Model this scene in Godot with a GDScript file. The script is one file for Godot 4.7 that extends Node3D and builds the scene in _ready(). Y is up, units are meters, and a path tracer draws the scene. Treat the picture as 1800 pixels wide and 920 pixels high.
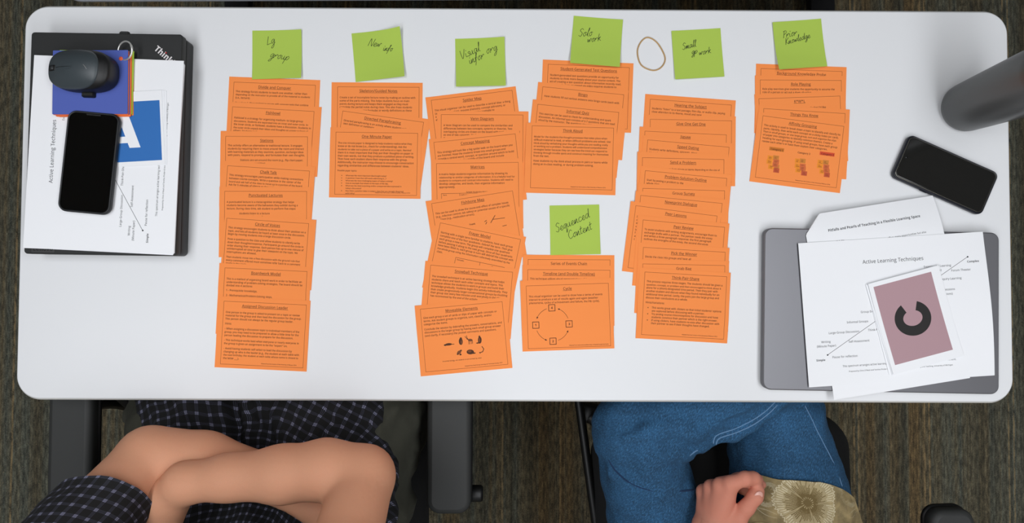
extends Node3D
# A work table seen from above: columns of orange printed cards under green sticky notes, a laptop at each end,
# two seated people at the near side. Units are metres; sheet sizes and places are given in millimetres on the table top.

const TOP := 0.74            # height of the table top
const INK := Color(0.16, 0.09, 0.05, 0.86)

var M := {}                  # materials by name
var fonts := {}
var atlases := {}
var laid := []               # sheets already on the table: [centre, cos, sin, half width, half depth, thickness, lift]
var used := {}

# ------------------------------------------------------------------ naming
func numbered(called: String) -> String:
	if not used.has(called):
		used[called] = 0
		return called
	used[called] += 1
	return "%s_%03d" % [called, used[called]]

func tag(o: Node, label: String, category: String, group := "") -> void:
	o.set_meta("label", label)
	o.set_meta("category", category)
	if group:
		o.set_meta("group", group)

func thing(called: String, label: String, category: String, at := Vector3.ZERO, turn := 0.0, group := "") -> Node3D:
	var o := Node3D.new()
	o.name = numbered(called)
	add_child(o, true)
	o.position = at
	o.rotation.y = turn
	tag(o, label, category, group)
	return o

func place(called: String, mesh: Mesh, mats, parent: Node = null) -> MeshInstance3D:
	var o := MeshInstance3D.new()
	o.mesh = mesh
	o.name = numbered(called) if parent == null else called
	var list = mats if mats is Array else [mats]
	for i in mesh.get_surface_count():
		o.set_surface_override_material(i, list[mini(i, list.size() - 1)])
	(self if parent == null else parent).add_child(o, true)
	return o

func struct(called: String, mesh: Mesh, m) -> MeshInstance3D:
	var o := place(called, mesh, m)
	o.set_meta("kind", "structure")
	return o

# ------------------------------------------------------------------ materials
func mat(color: Color, rough := 0.7, metal := 0.0, tex: Texture2D = null) -> StandardMaterial3D:
	var m := StandardMaterial3D.new()
	m.albedo_color = color
	m.roughness = rough
	m.metallic = metal
	if tex:
		m.albedo_texture = tex
	return m

func cloth(color: Color, tex: Texture2D, scale: float, bump := 0.0) -> StandardMaterial3D:
	var m := mat(color, 0.92, 0.0, tex)
	m.uv1_triplanar = true
	m.uv1_triplanar_sharpness = 4.0
	m.uv1_scale = Vector3.ONE * scale
	if bump > 0.0:
		m.heightmap_enabled = true
		m.heightmap_texture = tex
		m.heightmap_scale = bump
	return m

# ------------------------------------------------------------------ mesh collector
class Solid:
	var v := PackedVector3Array()
	var uv := PackedVector2Array()
	var tri := PackedInt32Array()
	var grp := PackedInt32Array()

	func add(p: Vector3, t := Vector2.ZERO) -> int:
		v.append(p)
		uv.append(t)
		return v.size() - 1

	func face(a: int, b: int, c: int, g := 0) -> void:
		tri.append_array([a, b, c])
		grp.append(g)

	func quad(a: int, b: int, c: int, d: int, g := 0) -> void:
		face(a, b, c, g)
		face(a, c, d, g)

	# turn the triangles added since «from» outwards: a closed shape has a positive volume then
	func outward(from: int) -> void:
		var vol := 0.0
		for k in range(from, tri.size(), 3):
			vol += v[tri[k]].dot(v[tri[k + 1]].cross(v[tri[k + 2]]))
		if vol < 0.0:
			for k in range(from, tri.size(), 3):
				var s := tri[k + 1]
				tri[k + 1] = tri[k + 2]
				tri[k + 2] = s

	# rings of equal length joined into a skin; open ends are capped
	func loft(rings: Array, caps := true, closed := true, xf := Transform3D.IDENTITY) -> void:
		var from := tri.size()
		var n: int = rings[0].size()
		var first := v.size()
		var mid := Vector3.ZERO
		for i in rings.size():
			for j in n:
				var p: Vector3 = xf * rings[i][j]
				mid += p
				add(p, Vector2(float(j) / n, float(i) / maxi(1, rings.size() - 1)))
		mid /= rings.size() * n
		for i in rings.size() - 1:
			for j in (n if closed else n - 1):
				var a := first + i * n + j
				var b := first + i * n + (j + 1) % n
				quad(a, b, b + n, a + n, 0)
		if caps:
			for e in [0, rings.size() - 1]:
				var c := Vector3.ZERO
				for j in n:
					c += v[first + e * n + j]
				var ci := add(c / n)
				for j in n:
					var a: int = first + e * n + j
					var b: int = first + e * n + (j + 1) % n
					if e == 0:
						face(ci, b, a, 1)
					else:
						face(ci, a, b, 2)
		for k in range(first, v.size()):
			v[k] -= mid
		outward(from)
		for k in range(first, v.size()):
			v[k] += mid

	func slab(w: float, d: float, r: float, profile: Array, xf := Transform3D.IDENTITY, seg := 6) -> void:
		var rings := []
		for p in profile:
			rings.append(Solid.rrect(w - 2.0 * p.x, d - 2.0 * p.x, maxf(r - p.x, 0.0004), p.y, seg))
		loft(rings, true, true, xf)

	static func rrect(w: float, d: float, r: float, y: float, seg := 6) -> PackedVector3Array:
		var out := PackedVector3Array()
		r = minf(r, minf(w, d) / 2.0 - 0.0001)
		for q in 4:
			var c := Vector2((w / 2.0 - r) * [1, -1, -1, 1][q], (d / 2.0 - r) * [1, 1, -1, -1][q])
			for k in seg + 1:
				var a := (q + float(k) / seg) * PI / 2.0
				out.append(Vector3(c.x + r * cos(a), y, c.y + r * sin(a)))
		return out

	func box(size: Vector3, at: Vector3, turn := 0.0, bevel := 0.002, r := 0.004) -> void:
		slab(size.x, size.z, r, [Vector2(bevel, 0), Vector2(0, bevel), Vector2(0, size.y - bevel), Vector2(bevel, size.y)], Transform3D(Basis(Vector3.UP, turn), at), 2)

	func lathe(profile: Array, xf := Transform3D.IDENTITY, n := 28) -> void:
		var rings := []
		for p in profile:
			var ring := PackedVector3Array()
			for j in n:
				ring.append(Vector3(p.x * cos(TAU * j / n), p.y, p.x * sin(TAU * j / n)))
			rings.append(ring)
		loft(rings, true, true, xf)

	func tube(path: Array, radius, n := 10, squash := Vector2.ONE) -> void:
		var rings := []
		var side := Vector3.ZERO
		for i in path.size():
			var d: Vector3 = (path[mini(i + 1, path.size() - 1)] - path[maxi(i - 1, 0)]).normalized()
			if side == Vector3.ZERO:
				side = d.cross(Vector3.UP if absf(d.y) < 0.9 else Vector3.RIGHT).normalized()
			side = (side - d * side.dot(d)).normalized()
			var up := side.cross(d)
			var r: float = radius[i] if radius is Array else radius
			var ring := PackedVector3Array()
			for j in n:
				ring.append(path[i] + r * (squash.x * side * cos(TAU * j / n) + squash.y * up * sin(TAU * j / n)))
			rings.append(ring)
		loft(rings)

	func ring(path: Array, radius: float, n := 8) -> void:      # a closed loop of round wire
		var rings := []
		var m := path.size()
		for i in m + 1:
			var d: Vector3 = (path[(i + 1) % m] - path[(i + m - 1) % m]).normalized()
			var side := d.cross(Vector3.UP).normalized()
			var up := side.cross(d)
			var r := PackedVector3Array()
			for j in n:
				r.append(path[i % m] + radius * (side * cos(TAU * j / n) + up * sin(TAU * j / n)))
			rings.append(r)
		loft(rings, false)

	func mesh() -> ArrayMesh:
		var st := SurfaceTool.new()
		st.begin(Mesh.PRIMITIVE_TRIANGLES)
		for k in grp.size():
			st.set_smooth_group(grp[k])
			for c in [0, 2, 1]:
				st.set_uv(uv[tri[k * 3 + c]])
				st.add_vertex(v[tri[k * 3 + c]])
		st.generate_normals()
		st.index()
		return st.commit()

func curve(points: Array, per := 6) -> Array:               # a smooth line through the points
	var out := []
	for i in points.size() - 1:
		var a = points[maxi(i - 1, 0)]
		var d = points[mini(i + 2, points.size() - 1)]
		for k in per:
			out.append(points[i].cubic_interpolate(points[i + 1], a, d, float(k) / per))
	out.append(points[-1])
	return out

# ------------------------------------------------------------------ sheets of paper
# where(u, v): height of the sheet's upper face (m) at u, v millimetres from its centre; bend(p) may move a point further
func sheet(w: float, d: float, nx: int, nz: int, thick: float, where: Callable, bend = null) -> ArrayMesh:
	var n := (nx + 1) * (nz + 1)
	var pos := PackedVector3Array()
	var uv := PackedVector2Array()
	for j in nz + 1:
		for i in nx + 1:
			var u := (float(i) / nx - 0.5) * w
			var t := (float(j) / nz - 0.5) * d
			var p := Vector3(u / 1000.0, where.call(u, t), t / 1000.0)
			if bend != null:
				p = bend.call(p)
			pos.append(p)
			uv.append(Vector2(float(i) / nx, float(j) / nz))
	var nor := PackedVector3Array()
	for j in nz + 1:
		for i in nx + 1:
			var dx := pos[j * (nx + 1) + mini(i + 1, nx)] - pos[j * (nx + 1) + maxi(i - 1, 0)]
			var dz := pos[mini(j + 1, nz) * (nx + 1) + i] - pos[maxi(j - 1, 0) * (nx + 1) + i]
			var nn := dz.cross(dx)
			nor.append(nn.normalized() if nn.length() > 1e-9 else Vector3.UP)
	var idx := PackedInt32Array()
	for j in nz:
		for i in nx:
			var a := j * (nx + 1) + i
			idx.append_array([a, a + 1, a + nx + 2, a, a + nx + 2, a + nx + 1])
	var m := ArrayMesh.new()
	var s := []
	s.resize(Mesh.ARRAY_MAX)
	s[Mesh.ARRAY_VERTEX] = pos
	s[Mesh.ARRAY_NORMAL] = nor
	s[Mesh.ARRAY_TEX_UV] = uv
	s[Mesh.ARRAY_INDEX] = idx
	m.add_surface_from_arrays(Mesh.PRIMITIVE_TRIANGLES, s)
	# underside and edges
	var low := PackedVector3Array()
	var lown := PackedVector3Array()
	for k in n:
		low.append(pos[k] - nor[k] * thick)
		lown.append(-nor[k])
	var back := PackedInt32Array()
	for k in range(0, idx.size(), 3):
		back.append_array([idx[k], idx[k + 2], idx[k + 1]])
	var rim := PackedInt32Array()
	for i in nx + 1:
		rim.append(i)
	for j in range(1, nz + 1):
		rim.append(j * (nx + 1) + nx)
	for i in range(nx - 1, -1, -1):
		rim.append(nz * (nx + 1) + i)
	for j in range(nz - 1, 0, -1):
		rim.append(j * (nx + 1))
	var mid := pos[(nz / 2) * (nx + 1) + nx / 2]
	for k in rim.size():
		var a := rim[k]
		var b := rim[(k + 1) % rim.size()]
		var c := low.size()
		var out := (pos[b] - pos[a]).cross(nor[a]).normalized()
		if out.dot(pos[a] - mid) < 0.0:
			out = -out
		low.append_array([pos[a], pos[b], pos[b] - nor[b] * thick, pos[a] - nor[a] * thick])
		for q in 4:
			lown.append(out)
		if (low[c + 1] - low[c]).cross(low[c + 2] - low[c]).dot(out) < 0.0:
			back.append_array([c, c + 1, c + 2, c, c + 2, c + 3])
		else:
			back.append_array([c, c + 2, c + 1, c, c + 3, c + 2])
	s = []
	s.resize(Mesh.ARRAY_MAX)
	s[Mesh.ARRAY_VERTEX] = low
	s[Mesh.ARRAY_NORMAL] = lown
	s[Mesh.ARRAY_INDEX] = back
	m.add_surface_from_arrays(Mesh.PRIMITIVE_TRIANGLES, s)
	return m

# how much paper lies under a point of the table (mm): every earlier sheet counts, with a soft step outside its edge
func under(p: Vector2) -> float:
	var h := 0.0
	for s in laid:
		var q: Vector2 = p - s[0]
		if absf(q.x) > 110.0 or absf(q.y) > 110.0:
			continue
		var d := maxf(absf(q.x * s[1] + q.y * s[2]) - s[3], absf(q.y * s[1] - q.x * s[2]) - s[4])
		if d < 14.0:
			var u := clampf((q.x * s[1] + q.y * s[2]) / s[3] / 2.0 + 0.5, 0.0, 1.0)
			var v := clampf((q.y * s[1] - q.x * s[2]) / s[4] / 2.0 + 0.5, 0.0, 1.0)
			h += (s[5] + s[6].call(u, v)) * (1.0 - smoothstep(6.5, 14.0, d))
	return h

func lay(cx: float, cz: float, deg: float, w: float, d: float, thick: float, lift: Callable) -> void:
	laid.append([Vector2(cx, cz), cos(deg_to_rad(deg)), sin(deg_to_rad(deg)), w / 2.0, d / 2.0, thick, lift])

# a small sheet that settles on whatever lies there; lift(u, v) in mm on top of that, u and v from 0 to 1
func settled(called: String, cx: float, cz: float, deg: float, w: float, d: float, thick: float, mats: Array, lift: Callable, nx := 24, nz := 19) -> MeshInstance3D:
	var c := cos(deg_to_rad(deg))
	var s := sin(deg_to_rad(deg))
	var where := func(u: float, t: float) -> float:
		return (under(Vector2(cx + u * c - t * s, cz + u * s + t * c)) + thick + lift.call(u / w + 0.5, t / d + 0.5)) / 1000.0
	var o := place(called, sheet(w, d, nx, nz, thick * 0.8 / 1000.0, where), mats)
	o.position = Vector3(cx / 1000.0, TOP, cz / 1000.0)
	o.rotation.y = -deg_to_rad(deg)
	lay(cx, cz, deg, w, d, thick, lift)
	return o

# ------------------------------------------------------------------ lettering, rasterised from the system font
func font(kind: String) -> Font:
	if not fonts.has(kind):
		var f := SystemFont.new()
		f.font_names = PackedStringArray(["Droid Serif" if kind.begins_with("serif") else "Droid Sans"])
		f.font_weight = 700 if kind.ends_with("bold") else 400
		fonts[kind] = f
	return fonts[kind]

func tinted(rid: RID, size: Vector2i, page: int, ink: Color) -> Image:
	var ts := TextServerManager.get_primary_interface()
	var src := ts.font_get_texture_image(rid, size, page)
	var im: Image = src.duplicate()
	im.convert(Image.FORMAT_RGBA8)
	var b := im.get_data()
	for k in range(0, b.size(), 4):
		if b[k + 3]:
			b[k] = int(ink.r * 255)
			b[k + 1] = int(ink.g * 255)
			b[k + 2] = int(ink.b * 255)
			b[k + 3] = int(b[k + 3] * ink.a)
	return Image.create_from_data(im.get_width(), im.get_height(), false, Image.FORMAT_RGBA8, b)

func text_width(s: String, size: int, kind := "sans") -> float:
	var line := TextLine.new()
	line.add_string(s, font(kind), size)
	return line.get_size().x

# write s with its baseline at y; align 0 left, 0.5 centre, 1 right; returns [left, right]
func write(im: Image, s: String, x: float, y: float, size: int, ink := INK, kind := "sans", align := 0.0, fit := 0.0) -> Array:
	if fit > 0.0:
		size = maxi(6, roundi(size * fit / maxf(1.0, text_width(s, size, kind))))
	var ts := TextServerManager.get_primary_interface()
	var line := TextLine.new()
	line.add_string(s, font(kind), size)
	x -= line.get_size().x * align
	var pen := x
	for g in ts.shaped_text_get_glyphs(line.get_rid()):
		var rid: RID = g["font_rid"]
		var sz := Vector2i(size, 0)
		if rid.is_valid():
			var key := [rid, size, ink]
			if not atlases.has(key):
				for ch in range(32, 127):
					ts.font_render_glyph(rid, sz, ts.font_get_glyph_index(rid, size, ch, 0))
				ts.font_render_glyph(rid, sz, ts.font_get_glyph_index(rid, size, 0x2022, 0))
				atlases[key] = {}
			var page := ts.font_get_glyph_texture_idx(rid, sz, g["index"])
			if page >= 0:
				if not atlases[key].has(page):
					atlases[key][page] = tinted(rid, sz, page, ink)
				var r := ts.font_get_glyph_uv_rect(rid, sz, g["index"])
				var off := ts.font_get_glyph_offset(rid, sz, g["index"])
				im.blend_rect(atlases[key][page], Rect2i(r), Vector2i(roundi(pen + off.x), roundi(y + off.y)))
		pen += g["advance"]
	return [x, pen]

func stroke(im: Image, a: Vector2, b: Vector2, wide: float, ink := INK) -> void:
	var n := maxi(1, int(a.distance_to(b) / maxf(0.5, wide * 0.4)))
	var full := Color(ink.r, ink.g, ink.b)
	for k in n + 1:
		var p := a.lerp(b, float(k) / n)
		var s := maxi(1, roundi(wide))
		var q := Vector2i((p - Vector2.ONE * wide / 2.0).round())
		for y in s:
			for x in s:
				var at := q + Vector2i(x, y)
				if s > 3 and Vector2(x - (s - 1) / 2.0, y - (s - 1) / 2.0).length() > s / 2.0:
					continue
				if at.x >= 0 and at.y >= 0 and at.x < im.get_width() and at.y < im.get_height():
					im.set_pixelv(at, full)

func polyline(im: Image, pts: Array, wide: float, ink := INK) -> void:
	for k in pts.size() - 1:
		stroke(im, pts[k], pts[k + 1], wide, ink)

func oval(im: Image, c: Vector2, rx: float, ry: float, turn: float, ink: Color) -> void:
	var r := maxf(rx, ry)
	for y in range(int(c.y - r), int(c.y + r) + 1):
		for x in range(int(c.x - r), int(c.x + r) + 1):
			var q := (Vector2(x, y) - c).rotated(-turn)
			if (q.x / rx) ** 2 + (q.y / ry) ** 2 <= 1.0 and x >= 0 and y >= 0 and x < im.get_width() and y < im.get_height():
				im.set_pixel(x, y, ink)

func frame_lines(im: Image, r: Rect2, wide: float, ink: Color) -> void:
	var c := [r.position, Vector2(r.end.x, r.position.y), r.end, Vector2(r.position.x, r.end.y)]
	for k in 4:
		stroke(im, c[k], c[(k + 1) % 4], wide, ink)

func tex(im: Image) -> ImageTexture:
	return ImageTexture.create_from_image(im)

# ------------------------------------------------------------------ handwriting: letters as pen strokes, x to the right, y up from the baseline
const HAND := {
	"a": ".8,.8 .4,1 .05,.5 .3,0 .75,.7 .8,.9 .75,.2 1,.1", "c": ".8,.8 .45,1 .1,.5 .35,0 .9,.2", "d": ".8,.8 .4,1 .05,.5 .3,0 .75,.7 1,2 .8,.2 1.05,.1",
	"e": "0,.3 .6,.6 .5,1 .15,.7 .2,.1 .5,0 .85,.3", "f": "0,0 .5,1.3 .75,2 .5,1.8 .3,0 .1,-.9|0,.9 .7,1", "g": ".8,.9 .4,1 .05,.5 .3,.1 .75,.8 .6,-.6 .2,-1 .1,-.7 .9,.2",
	"i": ".1,.9 .15,.1 .5,.1|.25,1.45 .3,1.55", "k": ".1,0 .35,2|.2,.4 .8,1.1 .3,.6 .9,0", "l": "0,.2 .5,1.8 .4,2 .2,.3 .5,0", "m": "0,0 .1,.9 .15,.2 .45,1 .5,.1 .85,1 .9,.1 1.15,.1",
	"n": "0,0 .1,.9 .15,.1 .55,1 .6,.1 .9,.1", "o": ".5,1 .1,.6 .3,0 .7,.4 .5,1 .9,.9", "p": ".1,.9 -.1,-1|0,0 .4,1 .8,.7 .5,.1 .1,.2", "q": ".8,.9 .4,1 .05,.5 .3,.1 .75,.8 .55,-1 .9,-.3",
	"r": "0,0 .15,.9 .2,.5 .6,1 .8,.8", "s": ".6,.9 .3,1 .2,.7 .55,.4 .4,0 .05,.1", "t": ".3,1.8 .15,.2 .5,.1|-.05,1.2 .6,1.3", "u": "0,.9 .1,.1 .5,.3 .6,.95 .65,.1 .95,.1",
	"v": "0,1 .3,0 .7,1", "w": "0,.9 .15,.1 .45,.8 .6,.1 .9,1 1.1,.9", "C": "1,1.7 .6,2 .05,1 .4,0 1.1,.3", "K": ".1,0 .3,2|1.1,2 .3,.9 1.1,0", "L": ".3,1.9 .12,.9 .02,.05|.02,.05 .4,.12 .95,.2",
	"N": "0,0 .3,2 .9,0 1.3,2", "P": ".1,0 .3,1.9|0,1.8 .7,2 .9,1.4 .2,.9", "S": "1,1.7 .6,2 .2,1.5 .8,.8 .5,0 0,.3", "V": "0,2 .4,0 1.1,2",
}

func hand(im: Image, word: String, at: Vector2, size: float, slope: float, wide: float, ink: Color, slant := 0.25) -> void:
	var pen := 0.0
	for ch in word:
		if not HAND.has(ch):
			pen += 0.6
			continue
		var most := 0.0
		for part in HAND[ch].split("|"):
			var pts := []
			for pair in part.split(" "):
				var xy = pair.split(",")
				var p := Vector2(float(xy[0]), float(xy[1]))
				most = maxf(most, p.x)
				pts.append(at + Vector2((pen + p.x + p.y * slant) * size, -p.y * size).rotated(-slope))
			polyline(im, curve(pts, 7), wide, ink)
		pen += most + 0.06

# ------------------------------------------------------------------ woven and printed patterns
func pixels(w: int, h: int, shade: Callable) -> ImageTexture:
	var b := PackedByteArray()
	b.resize(w * h * 3)
	var k := 0
	for y in h:
		for x in w:
			var c: Color = shade.call(x, y)
			b[k] = int(clampf(c.r, 0, 1) * 255)
			b[k + 1] = int(clampf(c.g, 0, 1) * 255)
			b[k + 2] = int(clampf(c.b, 0, 1) * 255)
			k += 3
	return tex(Image.create_from_data(w, h, false, Image.FORMAT_RGB8, b))

func carpet_pattern() -> ImageTexture:
	var w := 2048
	var h := 512
	var band := FastNoiseLite.new()
	band.seed = 4
	band.frequency = 0.011
	var fine := FastNoiseLite.new()
	fine.seed = 9
	fine.frequency = 0.16
	fine.fractal_octaves = 3
	var rng := RandomNumberGenerator.new()
	rng.seed = 21
	# tan yarn lines where the photograph shows them, in pixels of 1.367 mm from the left end at -1.4 m
	var yarn := {}
	for x in [-1.275, -1.064, -0.79, -0.655, -0.44, -0.027, 0.1215, 0.47, 0.873, 0.884, 1.053, 1.066, 1.27, 1.283, 1.36]:
		yarn[int((x + 1.4) / 2.8 * w)] = 0.7
	var col := []
	for x in w:
		var t := band.get_noise_1d(x) * 0.9 + band.get_noise_1d(x * 5.0 + 900.0) * 0.55
		var c := Color(0.385, 0.32, 0.215).lerp(Color(0.32, 0.335, 0.30), clampf(0.5 + t * 1.1, 0, 1))
		c = c.lerp(Color(0.245, 0.225, 0.17), clampf(band.get_noise_1d(x * 3.0 + 77.0) * 1.2, 0, 0.75))
		var tint := 0.0
		for d in [-2, -1, 0, 1, 2]:
			if yarn.has(x + d):
				tint = maxf(tint, yarn[x + d] * [1.0, 0.75, 0.2][absi(d)])
		col.append([c, tint, rng.randf() * 0.22 - 0.11, 1.0 if band.get_noise_1d(x * 7.0 + 300.0) > 0.28 else 0.25])
	return pixels(w, h, func(x, y):
		var s = col[x]
		var n := fine.get_noise_2d(x * 1.0, y * 0.22)
		var g := rng.randf()
		var c: Color = s[0] * (1.0 + s[2] + n * 0.42 + (g - 0.5) * 0.45)
		if s[1] > 0.0:
			c = c.lerp(Color(0.66, 0.54, 0.36), s[1] * clampf(0.75 + n * 1.1 + (g - 0.5) * 0.7, 0, 1))
		elif g > 0.985 - n * 0.02 and rng.randf() < s[3]:
			c = c.lerp(Color(0.58, 0.5, 0.36), 0.7)
		return c)

func plaid_pattern() -> ImageTexture:
	# black cotton with a fine window check; one repeat is 256 pixels for 19 mm
	var n := 256
	var rng := RandomNumberGenerator.new()
	rng.seed = 3
	var band := func(k: int) -> float:
		for at in [102, 128, 154]:
			if absi(k - at) < 6:
				return 1.0
		return 0.0
	return pixels(n, n, func(x, y):
		var a: float = band.call(x)
		var b: float = band.call(y)
		var c := Color(0.03, 0.031, 0.036)
		if absi(x - 128) < 44:
			c += Color(0.014, 0.015, 0.024)
		if absi(y - 128) < 44:
			c += Color(0.014, 0.015, 0.024)
		if absi(x - 128) < 44 and absi(y - 128) < 44:
			c += Color(0.07, 0.07, 0.08)
		c += Color(0.15, 0.152, 0.19) * (a + b)
		if a * b > 0.0:
			c += Color(0.3, 0.3, 0.31)
		return c * (0.85 + rng.randf() * 0.3))

func denim_pattern() -> ImageTexture:
	var n := 512                            # one repeat is 300 mm
	var fade := FastNoiseLite.new()
	fade.seed = 12
	fade.frequency = 0.012
	fade.fractal_octaves = 3
	var slub := FastNoiseLite.new()
	slub.seed = 14
	slub.frequency = 0.2
	slub.fractal_octaves = 2
	var rng := RandomNumberGenerator.new()
	rng.seed = 8
	return pixels(n, n, func(x, y):
		var a: float = TAU * x / n
		var b: float = TAU * y / n
		var f: float = fade.get_noise_3d(sin(a) * 90.0 + cos(a) * 90.0, sin(b) * 90.0, cos(b) * 90.0)
		var s := slub.get_noise_2d(x * 1.0 + y * 0.5, y * 0.55) 
		var g := rng.randf()
		var k := 0.93 + f * 0.14 + s * 0.26 + (g - 0.5) * 0.3
		var c := Color(0.15, 0.33, 0.475) * k
		if s > 0.22:
			c = c.lerp(Color(0.42, 0.56, 0.68), (s - 0.22) * 0.5)
		return c)

func floral_pattern() -> ImageTexture:
	# khaki cotton with large pale hibiscus flowers drawn in line; 640 pixels for 320 mm
	var n := 640
	var im := Image.create(n, n, false, Image.FORMAT_RGB8)
	var rng := RandomNumberGenerator.new()
	rng.seed = 17
	var mot := FastNoiseLite.new()
	mot.seed = 6
	mot.frequency = 0.02
	for y in n:
		for x in n:
			im.set_pixel(x, y, Color(0.60, 0.53, 0.375) * (1.0 + mot.get_noise_2d(x, y) * 0.28 + (rng.randf() - 0.5) * 0.12))
	var dark := Color(0.44, 0.37, 0.22)
	var pale := Color(0.85, 0.81, 0.69)
	for f in [Vector3(318, 322, 100), Vector3(120, 110, 80), Vector3(530, 90, 84), Vector3(100, 500, 92), Vector3(545, 545, 90), Vector3(330, 30, 40), Vector3(320, 610, 60)]:
		var c := Vector2(f.x, f.y)
		for p in 5:
			var a: float = TAU * p / 5.0 + f.x * 0.01
			var edge := []
			for k in 29:
				var q := (k / 28.0 - 0.5) * 1.22
				var rr: float = f.z * (0.3 + 0.7 * pow(cos(q * 1.25), 0.55)) * (1.0 + 0.045 * sin(k * 2.3))
				edge.append(c + Vector2(rr, 0).rotated(a + q))
			var petal := PackedVector2Array(edge)
			petal.append(c)
			for y in range(maxi(0, int(c.y - f.z)), mini(n, int(c.y + f.z))):
				for x in range(maxi(0, int(c.x - f.z)), mini(n, int(c.x + f.z))):
					if Geometry2D.is_point_in_polygon(Vector2(x, y), petal):
						im.set_pixel(x, y, im.get_pixel(x, y).lerp(Color(0.72, 0.66, 0.51), 0.75))
			polyline(im, edge, 2.4, pale)
			for k in range(2, 27, 2):
				var e: Vector2 = edge[k]
				stroke(im, c.lerp(e, 0.2), c.lerp(e, 0.45 + 0.3 * rng.randf()), 1.6, dark)
				stroke(im, c.lerp(e, 0.74), c.lerp(e, 0.93), 1.6, pale)
		for k in 16:
			stroke(im, c, c + Vector2(f.z * (0.2 + 0.12 * rng.randf()), 0).rotated(TAU * k / 16.0), 4.0, dark)
	for k in 26:
		var c := Vector2(rng.randf() * n, rng.randf() * n)
		var a := rng.randf() * TAU
		var leaf := []
		for q in 13:
			leaf.append(c + Vector2(-34 + q * 5.6, 9.0 * sin(PI * q / 12.0)).rotated(a))
		for q in range(12, -1, -1):
			leaf.append(c + Vector2(-34 + q * 5.6, -9.0 * sin(PI * q / 12.0)).rotated(a))
		polyline(im, leaf, 1.8, pale if k % 2 else dark)
	return tex(im)

func speckle(seed_: int, low: float) -> ImageTexture:
	var rng := RandomNumberGenerator.new()
	rng.seed = seed_
	return pixels(256, 256, func(_x, _y):
		var g := low + (1.0 - low) * rng.randf()
		return Color(g, g, g))

func make_materials() -> void:
	M.table = mat(Color(0.885, 0.89, 0.895), 0.42)
	M.table.metallic_specular = 0.35
	M.table_edge = mat(Color(0.87, 0.865, 0.84), 0.5)
	M.far_edge = mat(Color(0.88, 0.9, 0.94), 0.5)
	M.steel = mat(Color(0.2, 0.2, 0.21), 0.45, 0.7)
	M.paper = mat(Color(0.93, 0.935, 0.945), 0.85)
	M.orange = mat(Color(0.965, 0.56, 0.275), 0.85)
	M.green = mat(Color(0.67, 0.775, 0.31), 0.85)
	M.black = mat(Color(0.02, 0.02, 0.021), 0.5)
	M.soft_black = mat(Color(0.045, 0.047, 0.048), 0.75)
	M.lid = mat(Color(0.125, 0.13, 0.13), 0.62)
	M.lid_edge = mat(Color(0.05, 0.055, 0.055), 0.5)
	M.aluminium = mat(Color(0.47, 0.47, 0.485), 0.45, 0.6)
	M.aluminium_dark = mat(Color(0.3, 0.3, 0.31), 0.4, 0.7)
	M.glass_black = mat(Color(0.006, 0.006, 0.006), 0.06)
	M.case_dark = mat(Color(0.09, 0.1, 0.11), 0.55)
	M.case_blue = mat(Color(0.03, 0.05, 0.1), 0.35)
	M.chrome = mat(Color(0.88, 0.88, 0.86), 0.3, 0.7)
	M.mouse_top = mat(Color(0.225, 0.255, 0.27), 0.42)
	M.mouse_body = mat(Color(0.03, 0.032, 0.034), 0.5)
	M.rubber = mat(Color(0.72, 0.58, 0.38), 0.6)
	M.tumbler = mat(Color(0.3, 0.31, 0.31), 0.36, 0.25)
	M.chair_grey = mat(Color(0.175, 0.18, 0.175), 0.62)
	M.chair_black = cloth(Color(0.03, 0.03, 0.032), speckle(5, 0.6), 40.0)
	M.skin = cloth(Color(0.86, 0.625, 0.495), speckle(7, 0.93), 30.0)
	M.skin.roughness = 0.62
	M.skin.metallic_specular = 0.3
	M.skin.subsurf_scatter_enabled = true
	M.skin.subsurf_scatter_strength = 0.12
	M.skin_pink = cloth(Color(0.855, 0.565, 0.475), speckle(8, 0.92), 30.0)
	M.skin_pink.roughness = 0.62
	M.skin_pink.metallic_specular = 0.3
	M.skin_pink.subsurf_scatter_enabled = true
	M.skin_pink.subsurf_scatter_strength = 0.12
	M.nail = mat(Color(0.87, 0.66, 0.6), 0.3)
	M.hair = mat(Color(0.1, 0.07, 0.05), 0.6)
	M.hair_grey = mat(Color(0.35, 0.33, 0.31), 0.6)
	M.plaid = mat(Color.WHITE, 0.9, 0.0, plaid_pattern())
	M.plaid_wrap = cloth(Color.WHITE, M.plaid.albedo_texture, 1.0 / 0.019)
	M.denim = cloth(Color.WHITE, denim_pattern(), 1.0 / 0.3, 0.06)
	M.denim_pale = mat(Color(0.38, 0.52, 0.66), 0.9)
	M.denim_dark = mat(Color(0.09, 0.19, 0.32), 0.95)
	M.floral = cloth(Color.WHITE, floral_pattern(), 1.0 / 0.32)
	M.olive = cloth(Color(0.26, 0.26, 0.215), speckle(11, 0.7), 25.0)
	M.eye = mat(Color(0.9, 0.88, 0.85), 0.3)
	M.lips = mat(Color(0.62, 0.33, 0.29), 0.5)
	M.wall = mat(Color(0.82, 0.82, 0.81), 0.9)
	M.ceiling = mat(Color(0.88, 0.88, 0.88), 0.95)
	M.carpet = mat(Color.WHITE, 0.97, 0.0, carpet_pattern())
	M.carpet.heightmap_enabled = true
	M.carpet.heightmap_texture = M.carpet.albedo_texture
	M.carpet.heightmap_scale = 0.25

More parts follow.
